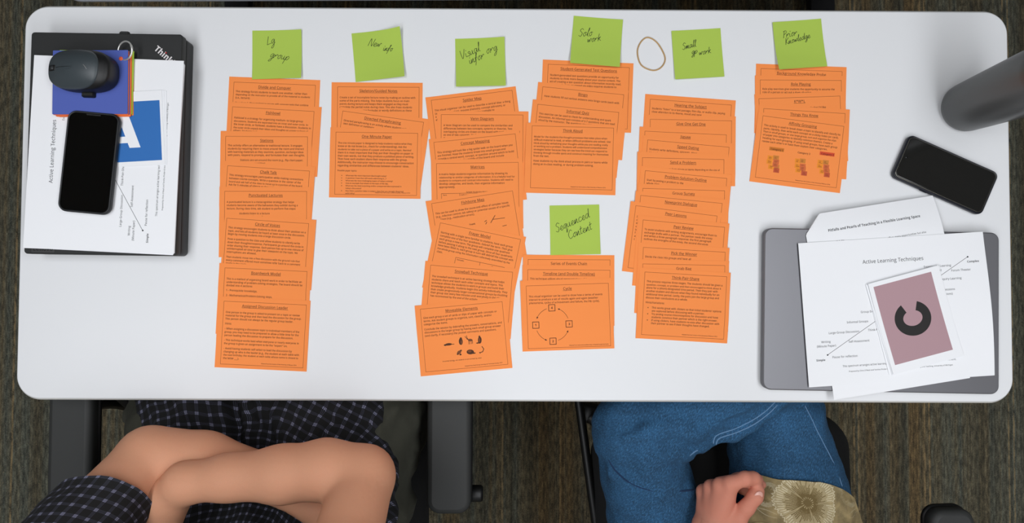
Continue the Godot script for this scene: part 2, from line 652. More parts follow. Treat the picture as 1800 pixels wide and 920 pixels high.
# ------------------------------------------------------------------ the room and its light
func build_light() -> void:
	var cam := Camera3D.new()
	cam.name = "camera"
	add_child(cam)
	cam.transform = Transform3D(Basis(Vector3(0.999983, 0.004025, -0.004229), Vector3(-0.004343, 0.028905, -0.999573), Vector3(-0.003901, 0.999574, 0.028922)), Vector3(-0.011404, 1.827765, 0.121051))
	cam.fov = 40.4072
	cam.near = 0.05
	cam.far = 30.0
	cam.current = true
	var world := WorldEnvironment.new()
	world.name = "environment"
	var e := Environment.new()
	e.background_mode = Environment.BG_COLOR
	e.background_color = Color(0.5, 0.5, 0.5)
	e.background_energy_multiplier = 0.2
	e.tonemap_mode = Environment.TONE_MAPPER_LINEAR
	e.tonemap_exposure = 1.0
	e.sdfgi_enabled = true
	e.ssao_enabled = true
	e.ssil_enabled = true
	world.environment = e
	add_child(world)
	for at in PANELS:
		var l := AreaLight3D.new()
		l.name = "panel_glow"
		l.area_size = Vector2(0.56, 1.16)
		l.light_color = Color(0.96, 0.975, 1.0)
		l.light_energy = 1.46
		l.shadow_enabled = true
		l.position = Vector3(at.x, 2.672, at.y)
		l.rotation_degrees.x = -90.0
		add_child(l, true)

const PANELS := [Vector2(-0.78, 0.1), Vector2(0.78, 0.1), Vector2(-0.78, 1.4), Vector2(0.78, 1.4)]

func build_room() -> void:
	var s := Solid.new()
	var fl := ArrayMesh.new()
	var a := []
	a.resize(Mesh.ARRAY_MAX)
	var p := PackedVector3Array()
	var t := PackedVector2Array()
	var n := PackedVector3Array()
	for c in [Vector2(-3.2, -2.8), Vector2(3.2, -2.8), Vector2(3.2, 3.2), Vector2(-3.2, 3.2)]:
		p.append(Vector3(c.x, 0, c.y))
		t.append(Vector2((c.x + 1.4) / 2.8, c.y / 0.7))
		n.append(Vector3.UP)
	for c in 4:
		p.append(p[c] - Vector3(0, 0.1, 0))
		t.append(t[c])
		n.append(Vector3.DOWN)
	a[Mesh.ARRAY_VERTEX] = p
	a[Mesh.ARRAY_TEX_UV] = t
	a[Mesh.ARRAY_NORMAL] = n
	a[Mesh.ARRAY_INDEX] = PackedInt32Array([0, 1, 2, 0, 2, 3, 4, 6, 5, 4, 7, 6])
	fl.add_surface_from_arrays(Mesh.PRIMITIVE_TRIANGLES, a)
	struct("floor", fl, M.carpet)
	s.box(Vector3(6.6, 0.1, 6.2), Vector3(0, 2.7, 0.2))
	struct("ceiling", s.mesh(), M.ceiling)
	var k := 0
	for w in [[Vector3(6.4, 2.7, 0.1), Vector3(0, 0, -2.85)], [Vector3(6.4, 2.7, 0.1), Vector3(0, 0, 3.25)], [Vector3(0.1, 2.7, 6.2), Vector3(-3.25, 0, 0.2)], [Vector3(0.1, 2.7, 6.2), Vector3(3.25, 0, 0.2)]]:
		s = Solid.new()
		s.box(w[0], w[1])
		struct("wall_" + ["north", "south", "west", "east"][k], s.mesh(), M.wall)
		k += 1
	var glow := mat(Color(0.95, 0.95, 0.93), 0.6)
	glow.emission_enabled = true
	glow.emission = Color(1.0, 0.98, 0.95)
	glow.emission_energy_multiplier = 1.0
	k = 0
	for at in PANELS:
		var o := thing("ceiling_light", "square-edged white ceiling light panel " + ["over the left end of the card table", "over the right end of the card table", "behind the person in plaid", "behind the person in jeans"][k], "ceiling light", Vector3(at.x, 2.675, at.y), 0.0, "ceiling light panels")
		s = Solid.new()
		s.box(Vector3(0.56, 0.006, 1.16), Vector3(0, 0.0, 0))
		place("diffuser", s.mesh(), glow, o)
		s = Solid.new()
		for q in [[0.02, 1.2, 0.29, 0.0], [0.02, 1.2, -0.29, 0.0], [0.56, 0.02, 0.0, 0.59], [0.56, 0.02, 0.0, -0.59]]:
			s.box(Vector3(q[0], 0.026, q[1]), Vector3(q[2], -0.001, q[3]))
		place("frame", s.mesh(), M.wall, o)
		k += 1

# ------------------------------------------------------------------ tables
func make_table(called: String, label: String, at: Vector3, turn: float, w: float, d: float, edge: Material, inset := 0.2) -> void:
	var o := thing(called, label, "table", at, turn)
	var s := Solid.new()
	s.slab(w, d, 0.038, [Vector2(0.004, TOP - 0.026), Vector2(0.001, TOP - 0.022), Vector2(0.001, TOP - 0.004), Vector2(0.004, TOP - 0.001)], Transform3D.IDENTITY, 12)
	place("edge_band", s.mesh(), edge, o)
	s = Solid.new()
	s.slab(w, d, 0.038, [Vector2(0.0035, TOP - 0.0015), Vector2(0.0035, TOP - 0.0004), Vector2(0.0048, TOP)], Transform3D.IDENTITY, 12)
	place("tabletop", s.mesh(), M.table, o)
	for x in [-1, 1]:
		s = Solid.new()
		s.box(Vector3(0.06, TOP - 0.1, 0.04), Vector3(x * (w / 2 - inset), 0.07, 0))
		s.box(Vector3(0.06, 0.03, d * 0.86), Vector3(x * (w / 2 - inset), 0.055, 0))
		s.box(Vector3(0.05, 0.02, d * 0.7), Vector3(x * (w / 2 - inset), TOP - 0.047, 0))
		place("leg", s.mesh(), M.steel, o)
		for z in [-1, 1]:
			s = Solid.new()
			s.lathe([Vector2(0.004, -0.011), Vector2(0.026, -0.011), Vector2(0.03, -0.006), Vector2(0.03, 0.006), Vector2(0.026, 0.011), Vector2(0.004, 0.011)], Transform3D(Basis(Vector3.FORWARD, PI / 2), Vector3(x * (w / 2 - inset), 0.0305, z * d * 0.4)), 20)
			place("caster", s.mesh(), M.black, o)

func build_tables() -> void:
	make_table("table", "white laminate table with rounded corners holding all the cards", Vector3.ZERO, 0.0, 1.524, 0.6083, M.table_edge)
	make_table("table", "grey-edged second table just beyond the far edge of the white card table", Vector3(0.037, 0, -0.628), 0.0109, 1.524, 0.6083, M.far_edge, 0.035)

# ------------------------------------------------------------------ the orange cards
# heading, centre x and z (mm on the table), turn (degrees), printed frame's distance from the left and top edge (mm), text
# in the text: «~» a small bullet, «^» small print, «>» indented; an empty line is a gap
const SOURCE := "Adapted from the Curators of the University of Missouri 2014"
const CARDS := [
	["in the leftmost card column", [
		["Divide and Conquer", -375.3, -137.1, 1.95, 7.6, 8.4, "This strategy forces students to teach one another, rather than\ndepending on the instructor to provide all of the material to students\n(i.e., lecture).\n\nProcedure: 1. Place students in groups with separate tasks that combine"],
		["Fishbowl", -373.5, -96.5, 3.01, 3.5, 7.5, "\nFishbowl is a strategy for organizing medium- to large-group\ndiscussions. Students are separated into an inner and outer circle. In\nthe inner circle, or fishbowl, students have a discussion. Students in\nthe outer circle unpack their ideas and thoughts on a topic in front of\nothers. Students in the outer circle listen and watch."],
		["Stations", -385.1, -54.9, 0.02, 8.1, 8.3, "This activity offers an alternative to traditional lecture. It engages\nstudents by requiring them to move around the room and interact\nwith learning materials as they examine, question, exchange ideas\nwith peers, respond to prompts, and formulate their own thoughts.\n\n>Stations are set around the room (e.g., flip chart paper,\n>computers, on tables)"],
		["Chalk Talk", -382.2, -4.6, 3.54, 6, 7, "This strategy encourages participation while making connections\nbetween course concepts. Write a question in the center of the\nboard and ask half of the class to move up to a portion of the board.\nAsk for 5 minutes of silence as they write."],
		["Punctuated Lectures", -385.2, 30.8, -0.08, 8, 7, "\nA punctuated lecture is a metacognitive strategy that helps\nstudents become aware of the behaviors they exhibit during a\nlecture. During class time, ask student to perform five steps:\n\n>students listen to a lecture\n>stop and reflect on it"],
		["Circle of Voices", -379.9, 76.7, 3.55, 3.5, 6.5, "This strategy encourages students to think about their position on a\ntopic, and lets all students be heard at least once in the discussion.\nBegin by moving students into a large discussion circle.\n\nPose a question to the class and allow students to silently write\ndown their thoughts/response. Participants go around the circle in\norder sharing their response. Each person has up to one minute of\nuninterrupted air time to give their viewpoint on the topic. No\ninterruptions are allowed.\n\nThen students move into a free discussion with the ground rule that\nevery comment offered must somehow refer back to a comment\nmade in the circle."],
		["Boardwork Model", -385.9, 150.6, 2.36, 8.7, 7, "\nThis is a method of organizing board work in order to facilitate an\nunderstanding of problem-solving strategies. The board should be\ndivided into 4 sections:\n\n1 - Prerequisite knowledge,\n\n2 - Mathematical/Problem-Solving steps,"],
		["Assigned Discussion Leader", -386.4, 201.6, 2.53, 8.6, 7, "\nOne person in the group is asked to present on a topic or review\nmaterial for the group and then lead the discussion for the group.\nThis person should not always be the regular group leader.\n\nHints:\n\n- When assigning a discussion topic to individual members of the\ngroup, you may need to be prepared to allow a little time for the\nperson leading the discussion to prepare for the discussion.\n\n- This technique works best when everyone or nearly everyone in\nthe group is given an assignment to be the \"expert\" on.\n\n- Avoid having students self-select to lead the discussion by\nchanging up who is the leader (e.g., the student at each table with\nthe next birthday; the student at each table whose name is closest to\nthe letter ___)."],
	]],
	["in the short second column under New info", [
		["Skeleton/Guided Notes", -216.0, -131.4, 0.06, 9.3, 7, "\nCreate a set of incomplete lecture notes by making an outline with\nsome of the parts missing. This helps students focus on main\npoints during lecture and keeps them engaged as they must\ncomplete the partial notes during class. This also frees students\n>from copying formulas or wordy definitions as these"],
		["Directed Paraphrasing", -210.1, -84.5, 7.78, 4.8, 6, "Directed paraphrasing is an activity where students write their\nown definition or summary"],
		["One Minute Paper", -217.4, -60.7, 0.66, 8.7, 7.3, "\nThe one minute paper is designed to help students realize what they\nknow or do not know (i.e., check for understanding). Ask the\nstudents to take out a piece of a paper and write on a topic. Remind\nthem it is most important that they put their thoughts on paper in\ntheir own words, not that they produce a polished piece of writing.\nThen have each student share their response with the group.\nAdditionally, the instructor may choose to encourage conversation\nregarding similarities and differences between students' ideas.\n\n^Possible paper topics:\n\n~What was the most important idea/insight today?\n~A question I have that still needs addressing is...?\n~What was the most challenging aspect of today's activity?\n~Give an example that relates to the topic of the day.\n~What was the most surprising and/or unexpected idea expressed in\n ^today's discussion?\n~Was there a position taken in today's class that you strongly disagreed\n ^with? Why?"],
	]],
	["in the middle column under the visual note", [
		["Spider Map", -65.1, -118.1, -7.46, 8.2, 5.5, "\nThis visual organizer can be used to describe a central idea: a thing\n(a geographic region), process (meiosis), concept (altruism), or\na person (experimental drugs should be available to\nall)"],
		["Venn Diagram", -52.7, -87.6, -0.05, 6, 5.5, "\nA Venn Diagram can be used to compare the similarities and\ndifferences between two concepts, systems or theories. Two\noverlapping circles are drawn on the board with each circle labeled\nas one of two concepts. Students will then write the items in\nthe overlapping portion of the circles."],
		["Concept Mapping", -60.3, -51.6, -6.31, 7.5, 5.5, "\nThis strategy will look like a big spider web on the board when you\nare finished. Have the students break into small groups and\nprovide a central word, concept, or question around which to build\na map with a circle in the middle of the board and include\nas many branches out from the center."],
		["Matrices", -60.9, -13.7, -1.13, 8.3, 6.3, "\nA matrix helps students organize information by showing its\nrelationship to similar categories of information. It is a helpful tool for\nstudents to compare and contrast information. Students will need to\ndevelop categories, and levels, then organize information\nappropriately.\n\n#Sample Vocabulary Matrix"],
		["Fishbone Map", -62.1, 39.8, -9.28, 8.5, 5, "\nThis can be used to show the cause-and-effect of complex issues\n(e.g., infection control, lab safety) or potential causes of a specific\nproblem (e.g., medication errors)."],
		["Frayer Model", -65.1, 90.9, 11.48, 7.2, 5.5, "Starting with a single term familiar to students, have each group\ncomplete one of the four quadrants. Debrief the term. Then give\neach group a new term. The group will complete one quadrant\nbefore passing it along to the next group. Once all four quadrants\nhave been filled in, each group in turn will debrief the concept with\nthe whole group using the information collectively assembled by the\nclass."],
		["Snowball Technique", -74.2, 148.6, 4.70, 8.8, 6, "\nThe snowball technique is an active learning strategy that helps\nstudents share and teach each other concepts and topics. This\ntechnique allows the students to work in groups and build their\nknowledge gradually. Students begin this activity individually. They\nthen create progressively larger conversational groups by doubling\ntheir group size every few minutes until everybody in the class\nhas reconvened by the end of the activity."],
		["Moveable Elements", -80.7, 204.8, -5.51, 8.2, 6.2, "Give each group a set of cards or slips of paper with concepts or\nterms. Ask student groups to organize, sort, classify, and/or\ncategorize the items.\n\nConclude the session by debriefing the answers, conversations, and\ndiscussions in the larger group by having each small group answer\n(and clarify, if necessary) the posted comments and questions."],
	]],
	["in the column under the Solo work note", [
		["Student-Generated Test Questions", 107.1, -166.0, 2.17, 8.5, 7, "\nStudent-generated test questions provide an opportunity for\nstudents to think more deeply about your course content. The\nact of creating a test question about information recently read,\nheard in a lecture, or viewed via video requires students to"],
		["Bingo", 96.6, -127.2, 5.39, 7.8, 6.8, "Have students fill out various answers onto bingo cards (each with"],
		["Informal Quiz", 88.4, -100.0, 5.49, 8.2, 7, "This exercise can be used to check for understanding and spark\ndiscussion. An informal quiz consists of 3-7 questions that are read\naloud by the instructor. The questions should be read"],
		["Think Aloud", 82.3, -68.5, 1.36, 9.3, 4.6, "\nModel for the students the thought processes that takes place when\ndifficult material is read, or when difficult problems are solved. Use\nthink aloud by verbalizing your thoughts while you are reading orally\nor working out a problem. Students will understand comprehension\nstrategies better because they can see how the mind can respond to\nthinking through trouble spots and construct meaning for themselves\nfrom the text.\n\nHave students try the think aloud process in pairs or teams while\ndoing an in-class reading, or during problem-solving."],
	]],
	["in the short stack under Sequenced Content", [
		["Series of Events Chain", 79.5, 133.2, 0.03, 7.9, 7.3, ""],
		["Timeline (and Double Timeline)", 78.6, 149.1, 0.23, 8.4, 7, "This technique utilizes visual representations of time"],
		["Cycle", 77.4, 170.3, -2.22, 9, 8.3, "\nThis visual organizer can be used to show how a series of events\ninteract to produce a set of results again and again (weather\nphenomena, cycles of achievement and failure, the life cycle)."],
	]],
	["in the long column under Small gp", [
		["Hearing the Subject", 263.4, -111.3, 3.85, 8.3, 7.7, "Students \"listen\" to a text passage, film clip, or audio clip, paying\nclose attention to its theme, mood and tone"],
		["Give One Get One", 265.8, -82.6, 0.83, 8.3, 7, "\n>>share with the class"],
		["Jigsaw", 256.2, -62.2, 2.33, 8.4, 6.7, ""],
		["Speed Dating", 258.9, -45.8, 4.95, 7.5, 6.5, "Students write definitions, concepts, ideas\non cards"],
		["Send a Problem", 253.6, -24.6, 1.13, 7.8, 9, "\n>>to form groups or teams depending on the size of\n>>the class"],
		["Problem-Solution Outline", 254.8, 2.2, 5.24, 7.5, 6.5, "Start by posing a problem to the\nwhole class"],
		["Group Survey", 253.6, 25.1, 1.49, 8, 7, ""],
		["Newsprint Dialogue", 246.7, 40.5, 5.38, 8, 6.5, ""],
		["Peer Lessons", 237.2, 58.5, 7.10, 8.5, 6, "\nI\nc\nm\ns\nb\nf\na\nt"],
		["Peer Review", 251.0, 77.7, 4.95, 7.8, 6.5, "To assist students with writing assignments, encourage them to\nexchange drafts with a partner. The partner reads the essay\nand writes a three-paragraph response: the first paragraph\noutlines the strengths of the essay, the second discusses"],
		["Pick the Winner", 252.7, 117.5, 3.19, 8.2, 7, "Divide the class into groups and have all"],
		["Grab Bag", 254.1, 140.4, 0.99, 7.8, 7, ""],
		["Think-Pair-Share", 254.6, 155.7, 3.07, 8.7, 6.3, "This process requires three stages. The students should be given a\nquestion, concept, or problem and then encouraged to think about it\nalone for a (short) designated time period. Then they pair with\nanother student and discuss what they found individually for an\nadditional time period. Lastly, the pairs join the large group and\ndiscuss their conclusions as a whole.\n\nHints/Variations:\n\n*This works great with clickers so that initial students' options\n are captured before discussing with a partner.\n*Try posing course misconceptions for discussion and have\n students convince their partner which is the right answer.\n*If using clickers, have students re-vote after discussion with\n their partner to see if their thoughts have changed."],
	]],
	["in the short rightmost column under Prior Knowledge", [
		["Background Knowledge Probe", 436.7, -161.6, 1.91, 7.8, 7.3, ""],
		["Role Playing", 436.4, -145.3, 0.09, 8, 7, "Role play exercises give students the opportunity to assume the\nrole of a person or act out a given situation."],
		["K*W*L", 437.4, -118.6, -2.28, 6.5, 7, "\n>>>I know, and what I'd like"],
		["Things You Know", 439.3, -96.9, 3.22, 7.5, 6.5, ""],
		["Affinity Grouping", 433.3, -80.1, 7.22, 8, 5, "This activity is used to break down a topic to identify and classify its\nparts. Identify, then write each concept on a sticky notes (or card).\nThen in small groups, or one large group, sort and organize the slips\nof paper into categories to identify common themes. Create a\nheading for each grouping. If using small groups, have each group\nreview each other's or have them explain their categories."],
	]],
]
const CARD_W := 140.0
const CARD_D := 108.0
const DPM := 4.6             # print pixels per millimetre

func card_print(head: String, l: float, t: float, body: String) -> ImageTexture:
	var im := Image.create(int(CARD_W * DPM), int(CARD_D * DPM), false, Image.FORMAT_RGBA8)
	im.fill(M.orange.albedo_color)
	var left := l * DPM
	var top := t * DPM
	var wide := 125.5 * DPM
	var tall := 95.5 * DPM
	frame_lines(im, Rect2(left, top, wide, tall), 2.4, Color(0.42, 0.19, 0.06))
	var at := write(im, head, left + wide / 2, top + 8.0 * DPM, 26, Color(0.2, 0.08, 0.03, 0.95), "sans", 0.5)
	stroke(im, Vector2(at[0], top + 8.9 * DPM), Vector2(at[1], top + 8.9 * DPM), 2.2, Color(0.32, 0.14, 0.05))
	var ink := Color(0.17, 0.06, 0.02, 0.95)
	var y := top + 15.2 * DPM
	for line in body.split("\n"):
		if line == "":
			y += 2.6 * DPM
			continue
		var x := left + 3.4 * DPM
		var size := 18
		var pitch := 4.95
		if line.begins_with("~"):
			oval(im, Vector2(x + 6.8 * DPM, y - 5), 2.4, 2.4, 0, ink)
			x += 13.0 * DPM
			size = 13
			pitch = 3.9
		elif line.begins_with(" ^"):
			x += 13.0 * DPM
			size = 13
			pitch = 3.9
		elif line.begins_with("^"):
			size = 14
		elif line.begins_with("*"):
			oval(im, Vector2(x + 4.2 * DPM, y - 6), 3.2, 3.2, 0, ink)
			x += 10.0 * DPM
			pitch = 4.75
		elif line.begins_with(" "):
			x += 10.0 * DPM
			pitch = 4.75
		elif line.begins_with("#"):
			x = left + wide / 2 - 18 * DPM
			size = 13
		while line.begins_with(">"):
			line = line.substr(1)
			x += 19.0 * DPM
		while text_width(line.lstrip("~^*#> "), size) > left + wide - 3.0 * DPM - x and size > 11:
			size -= 1
		write(im, line.lstrip("~^*#> "), x, y, size, ink)
		if line.begins_with("#"):
			stroke(im, Vector2(x, y + 4), Vector2(x + text_width(line.substr(1), size), y + 4), 1.6, ink)
		y += pitch * DPM
	match head:
		"Assigned Discussion Leader", "One Minute Paper", "Think Aloud", "Think-Pair-Share", "Affinity Grouping":
			write(im, SOURCE, left + wide - 10 * DPM, top + tall - 2.8 * DPM, 9, ink, "sans", 1.0)
		"Moveable Elements":
			write(im, "In animal biology, ask students to sort animals by order", left + wide / 2 - 6 * DPM, top + 83 * DPM, 11, ink, "sans", 0.5)
			write(im, "Adapted from Small-Group Learning and Technique Society, 2010", left + wide - 8 * DPM, top + tall - 2.6 * DPM, 9, ink, "sans", 1.0)
			animals(im, Vector2(left, top))
		"Cycle":
			write(im, "Adapted from www.enchantedlearning.com/graphicorganizers/cycle", left + wide - 3 * DPM, top + tall - 2.2 * DPM, 9, ink, "sans", 1.0)
			cycle_chart(im, Vector2(left, top))
		"Fishbone Map":
			var o := Vector2(left, top)
			write(im, "Trunk", o.x + 52 * DPM, o.y + 42 * DPM, 15, ink, "sans_bold")
			for s in [[85, 43, 93, 33], [89, 38.5, 107, 39], [76, 40, 79, 38.5], [77, 44, 79, 41], [102, 51, 108, 50.5]]:
				stroke(im, o + Vector2(s[0], s[1]) * DPM, o + Vector2(s[2], s[3]) * DPM, 2.6, ink)
		"Matrices":
			frame_lines(im, Rect2(left + 7 * DPM, top + 46 * DPM, 110 * DPM, 30 * DPM), 2.0, ink)
			stroke(im, Vector2(left + 35 * DPM, top + 46 * DPM), Vector2(left + 35 * DPM, top + 76 * DPM), 2.0, ink)
			write(im, "Term", left + 9 * DPM, top + 49.6 * DPM, 12, ink)
			write(im, "Definition", left + 37 * DPM, top + 49.6 * DPM, 12, ink)
		"Frayer Model":
			frame_lines(im, Rect2(left + 34 * DPM, top + 47 * DPM, 76 * DPM, 40 * DPM), 2.2, ink)
			stroke(im, Vector2(left + 72 * DPM, top + 47 * DPM), Vector2(left + 72 * DPM, top + 87 * DPM), 2.2, ink)
			write(im, "Examples", left + 36 * DPM, top + 50.5 * DPM, 12, ink)
			write(im, "Characteristics", left + 90 * DPM, top + 50.5 * DPM, 12, ink)
		_:
			pass
	if head == "Affinity Grouping":
		affinity(im, Vector2(left, top))
	return tex(im)

func animals(im: Image, o: Vector2) -> void:
	var d := Color(0.3, 0.17, 0.09)
	var m := Color(0.48, 0.27, 0.14)
	var e := func(x: float, y: float, rx: float, ry: float, a := 0.0, c := d): oval(im, o + Vector2(x, y) * DPM, rx * DPM, ry * DPM, a, c)
	# badger, bear, antelope, seal; lizard, mound, otter
	e.call(38.0, 57.0, 5.0, 1.8)
	e.call(33.0, 57.6, 2.2, 1.3)
	e.call(44.5, 57.4, 2.5, 0.5)
	e.call(57.0, 54.5, 3.0, 5.0)
	e.call(57.5, 50.0, 1.8, 1.9)
	e.call(58.0, 55.5, 1.3, 2.8, 0.0, m)
	e.call(71.5, 53.5, 3.4, 1.9, 0.1, m)
	e.call(67.5, 51.5, 1.4, 0.9, 0.5)
	for s in [[67, 51, 64, 47.5], [67.5, 51, 66.5, 46.5], [69, 54, 69, 59.5], [70.5, 54, 70.8, 59.5], [73.5, 54, 73.4, 59.5], [74.8, 53.5, 75, 59]]:
		stroke(im, o + Vector2(s[0], s[1]) * DPM, o + Vector2(s[2], s[3]) * DPM, 3.0, d)
	e.call(86.0, 55.0, 2.8, 5.2, 0.12)
	e.call(86.0, 50.5, 1.5, 2.5)
	e.call(85.5, 55.0, 1.2, 3.4, 0.1, m)
	e.call(82.5, 59.0, 2.4, 0.9)
	e.call(53.0, 70.5, 3.4, 2.4, -0.5, m)
	e.call(50.8, 73.0, 1.6, 1.2)
	e.call(54.8, 74.0, 1.6, 1.3)
	e.call(56.0, 68.0, 1.5, 1.1)
	e.call(70.0, 71.5, 5.6, 3.6, 0.1)
	e.call(69.0, 70.5, 2.8, 1.7, 0.0, m)
	e.call(75.0, 73.8, 3.0, 1.0)
	for s in [[85, 74, 89, 73], [89, 73, 91, 69], [91, 69, 88.6, 65], [85, 75, 84, 73.5]]:
		stroke(im, o + Vector2(s[0], s[1]) * DPM, o + Vector2(s[2], s[3]) * DPM, 5.0, d)

func cycle_chart(im: Image, o: Vector2) -> void:
	var ink := Color(0.26, 0.12, 0.05)
	var c := Vector2(38.0, 60.0)
	for seg in [[-0.35, -1.2, 1], [-1.9, -2.75, 1], [2.8, 1.95, 1], [1.25, 0.4, 1]]:
		var pts := []
		for k in 9:
			pts.append((o + (c + Vector2(25.5, 0).rotated(lerpf(seg[0], seg[1], k / 8.0))) * DPM))
		polyline(im, pts, 2.2, ink)
		var tip: Vector2 = pts[8]
		var back: Vector2 = (pts[7] - tip).normalized() * 2.6 * DPM
		for w in [-0.4, -0.2, 0.0, 0.2, 0.4]:
			stroke(im, tip, tip + back.rotated(w), 2.4, ink)
	var k := 0
	for q in [Vector2(0, -25.5), Vector2(-25.5, 0), Vector2(0, 25.5), Vector2(25.5, 0)]:
		var p: Vector2 = o + (c + q) * DPM
		im.fill_rect(Rect2i(int(p.x) - 23, int(p.y) - 23, 46, 46), M.orange.albedo_color)
		frame_lines(im, Rect2(p.x - 22, p.y - 22, 44, 44), 4.4, ink)
		write(im, ["4", "1", "2", "3"][k], p.x, p.y + 8, 22, ink, "sans_bold", 0.5)
		k += 1

func affinity(im: Image, o: Vector2) -> void:
	var heads := [Color(0.79, 0.45, 0.14), Color(0.965, 0.56, 0.275), Color(0.83, 0.29, 0.16)]
	var tone := [Color(0.92, 0.55, 0.15), Color(0.8, 0.5, 0.2), Color(0.81, 0.4, 0.22), Color(0.76, 0.33, 0.2)]
	for k in 3:
		var x: float = o.x + [16.0, 58.0, 94.0][k] * DPM
		var y: float = o.y + [46.0, 46.0, 43.0][k] * DPM
		im.fill_rect(Rect2i(int(x), int(y), int(23 * DPM), int(5.5 * DPM)), heads[k])
		write(im, "Category %d" % (k + 1), x + 2 * DPM, y + 4.2 * DPM, 17, Color(0.24, 0.1, 0.04, 0.9), "serif_bold")
		var rng := RandomNumberGenerator.new()
		rng.seed = 40 + k
		for q in 8:
			var p := Vector2([0, 8, 0, 9, 10, 3, 12, 9][q] + rng.randf() * 2.0 - 2.0, [3, 2, 10, 9, 16, 17, 21, 14][q] + rng.randf() * 1.5)
			im.fill_rect(Rect2i(int(x + p.x * DPM), int(y + (p.y + 9) * DPM), int(9 * DPM), int(7 * DPM)), tone[[0, 1, 0, 2, 1, 0, 3, 2][q]])
			for r in 3:
				im.fill_rect(Rect2i(int(x + (p.x + 2) * DPM), int(y + (p.y + 11 + r * 1.4) * DPM), int((3 + rng.randf() * 3) * DPM), 2), Color(0.45, 0.2, 0.08))

func build_cards() -> void:
	var rng := RandomNumberGenerator.new()
	rng.seed = 5
	for column in CARDS:
		for c in column[1]:
			var bow := 0.05 + rng.randf() * 0.2
			var ear := rng.randf()
			var o := settled("orange_card", c[1], c[2], c[3], CARD_W, CARD_D, 0.34, [mat(Color.WHITE, 0.85, 0.0, card_print(c[0], c[4], c[5], c[6])), M.orange],
				func(u: float, v: float): return bow * (v * v + 0.5 * (2 * u - 1) ** 2) + 0.8 * ear * maxf(0.0, u + v - 1.55) ** 2 * 4.0)
			tag(o, "orange printed card headed %s, %s" % [c[0], column[0]], "card", "orange cards " + column[0])

# ------------------------------------------------------------------ the green sticky notes
# centre, turn, the lift of its four corners in mm (far left, far right, near right, near left), words: text, place in fractions of the note, size, slope
const NOTES := [
	["Lg group", -370.2, -227.6, -1.1, [0.3, 3.5, 6.0, 2.0], [["Lg", 0.3, 0.3, 0.085, 0.25], ["group", 0.35, 0.55, 0.082, -0.2]], "above the leftmost orange column"],
	["New info", -214.5, -227.3, -5.7, [0.3, 12.0, 8.0, 1.0], [["New", 0.31, 0.28, 0.075, -0.22], ["info", 0.6, 0.41, 0.06, -0.2]], "with a curled far right corner"],
	["Visual infor org", -57.1, -217.2, -1.9, [0.3, 4.0, 5.0, 7.0], [["Visual", 0.12, 0.43, 0.085, 0.42], ["infor", 0.28, 0.53, 0.08, 0.38], ["org", 0.63, 0.33, 0.085, 0.3]], "above the middle orange column"],
	["Solo work", 121.6, -250.0, 4.6, [0.5, 2.0, 9.0, 8.0], [["Solo", 0.13, 0.42, 0.08, 0.14], ["work", 0.32, 0.53, 0.07, 0.25]], "left of the rubber band"],
	["Small gp work", 278.1, -232.4, -3.9, [1.5, 0.5, 2.5, 4.0], [["Small", 0.2, 0.4, 0.065, 0.2], ["gp", 0.38, 0.5, 0.062, 0.1], ["work", 0.53, 0.53, 0.062, 0.15]], "right of the rubber band"],
	["Prior Knowledge", 434.9, -247.4, -5.1, [2.5, 0.5, 5.0, 10.0], [["Prior", 0.19, 0.34, 0.07, 0.15], ["Knowledge", 0.22, 0.48, 0.062, 0.2]], "above the rightmost orange column"],
	["Sequenced Content", 89.0, 40.6, -1.4, [0.3, 0.8, 2.5, 1.2], [["Sequenced", 0.13, 0.55, 0.085, 0.42], ["Content", 0.38, 0.69, 0.082, 0.4]], "in the middle of the table"],
]

func build_notes() -> void:
	for n in NOTES:
		var im := Image.create(400, 400, false, Image.FORMAT_RGBA8)
		im.fill(M.green.albedo_color)
		for w in n[5]:
			hand(im, w[0], Vector2(w[1], w[2]) * 400.0, w[3] * 400.0, w[4], 4.2, Color(0.1, 0.15, 0.06))
		var q = n[4]
		var o := settled("sticky_note", n[1], n[2], n[3], 76.2, 76.2, 0.3, [mat(Color.WHITE, 0.85, 0.0, tex(im)), M.green],
			func(u: float, v: float): return q[0] * ((1 - u) * (1 - v)) ** 2 + q[1] * (u * (1 - v)) ** 3 + q[2] * (u * v) ** 2 + q[3] * ((1 - u) * v) ** 2 + 0.5 * (q[2] + q[3]) * 0.5 * v * v * v * (4.0 * u * (1.0 - u)), 20, 20)
		tag(o, "green sticky note reading %s, %s" % [n[0], n[6]], "sticky note", "green sticky notes heading the columns")

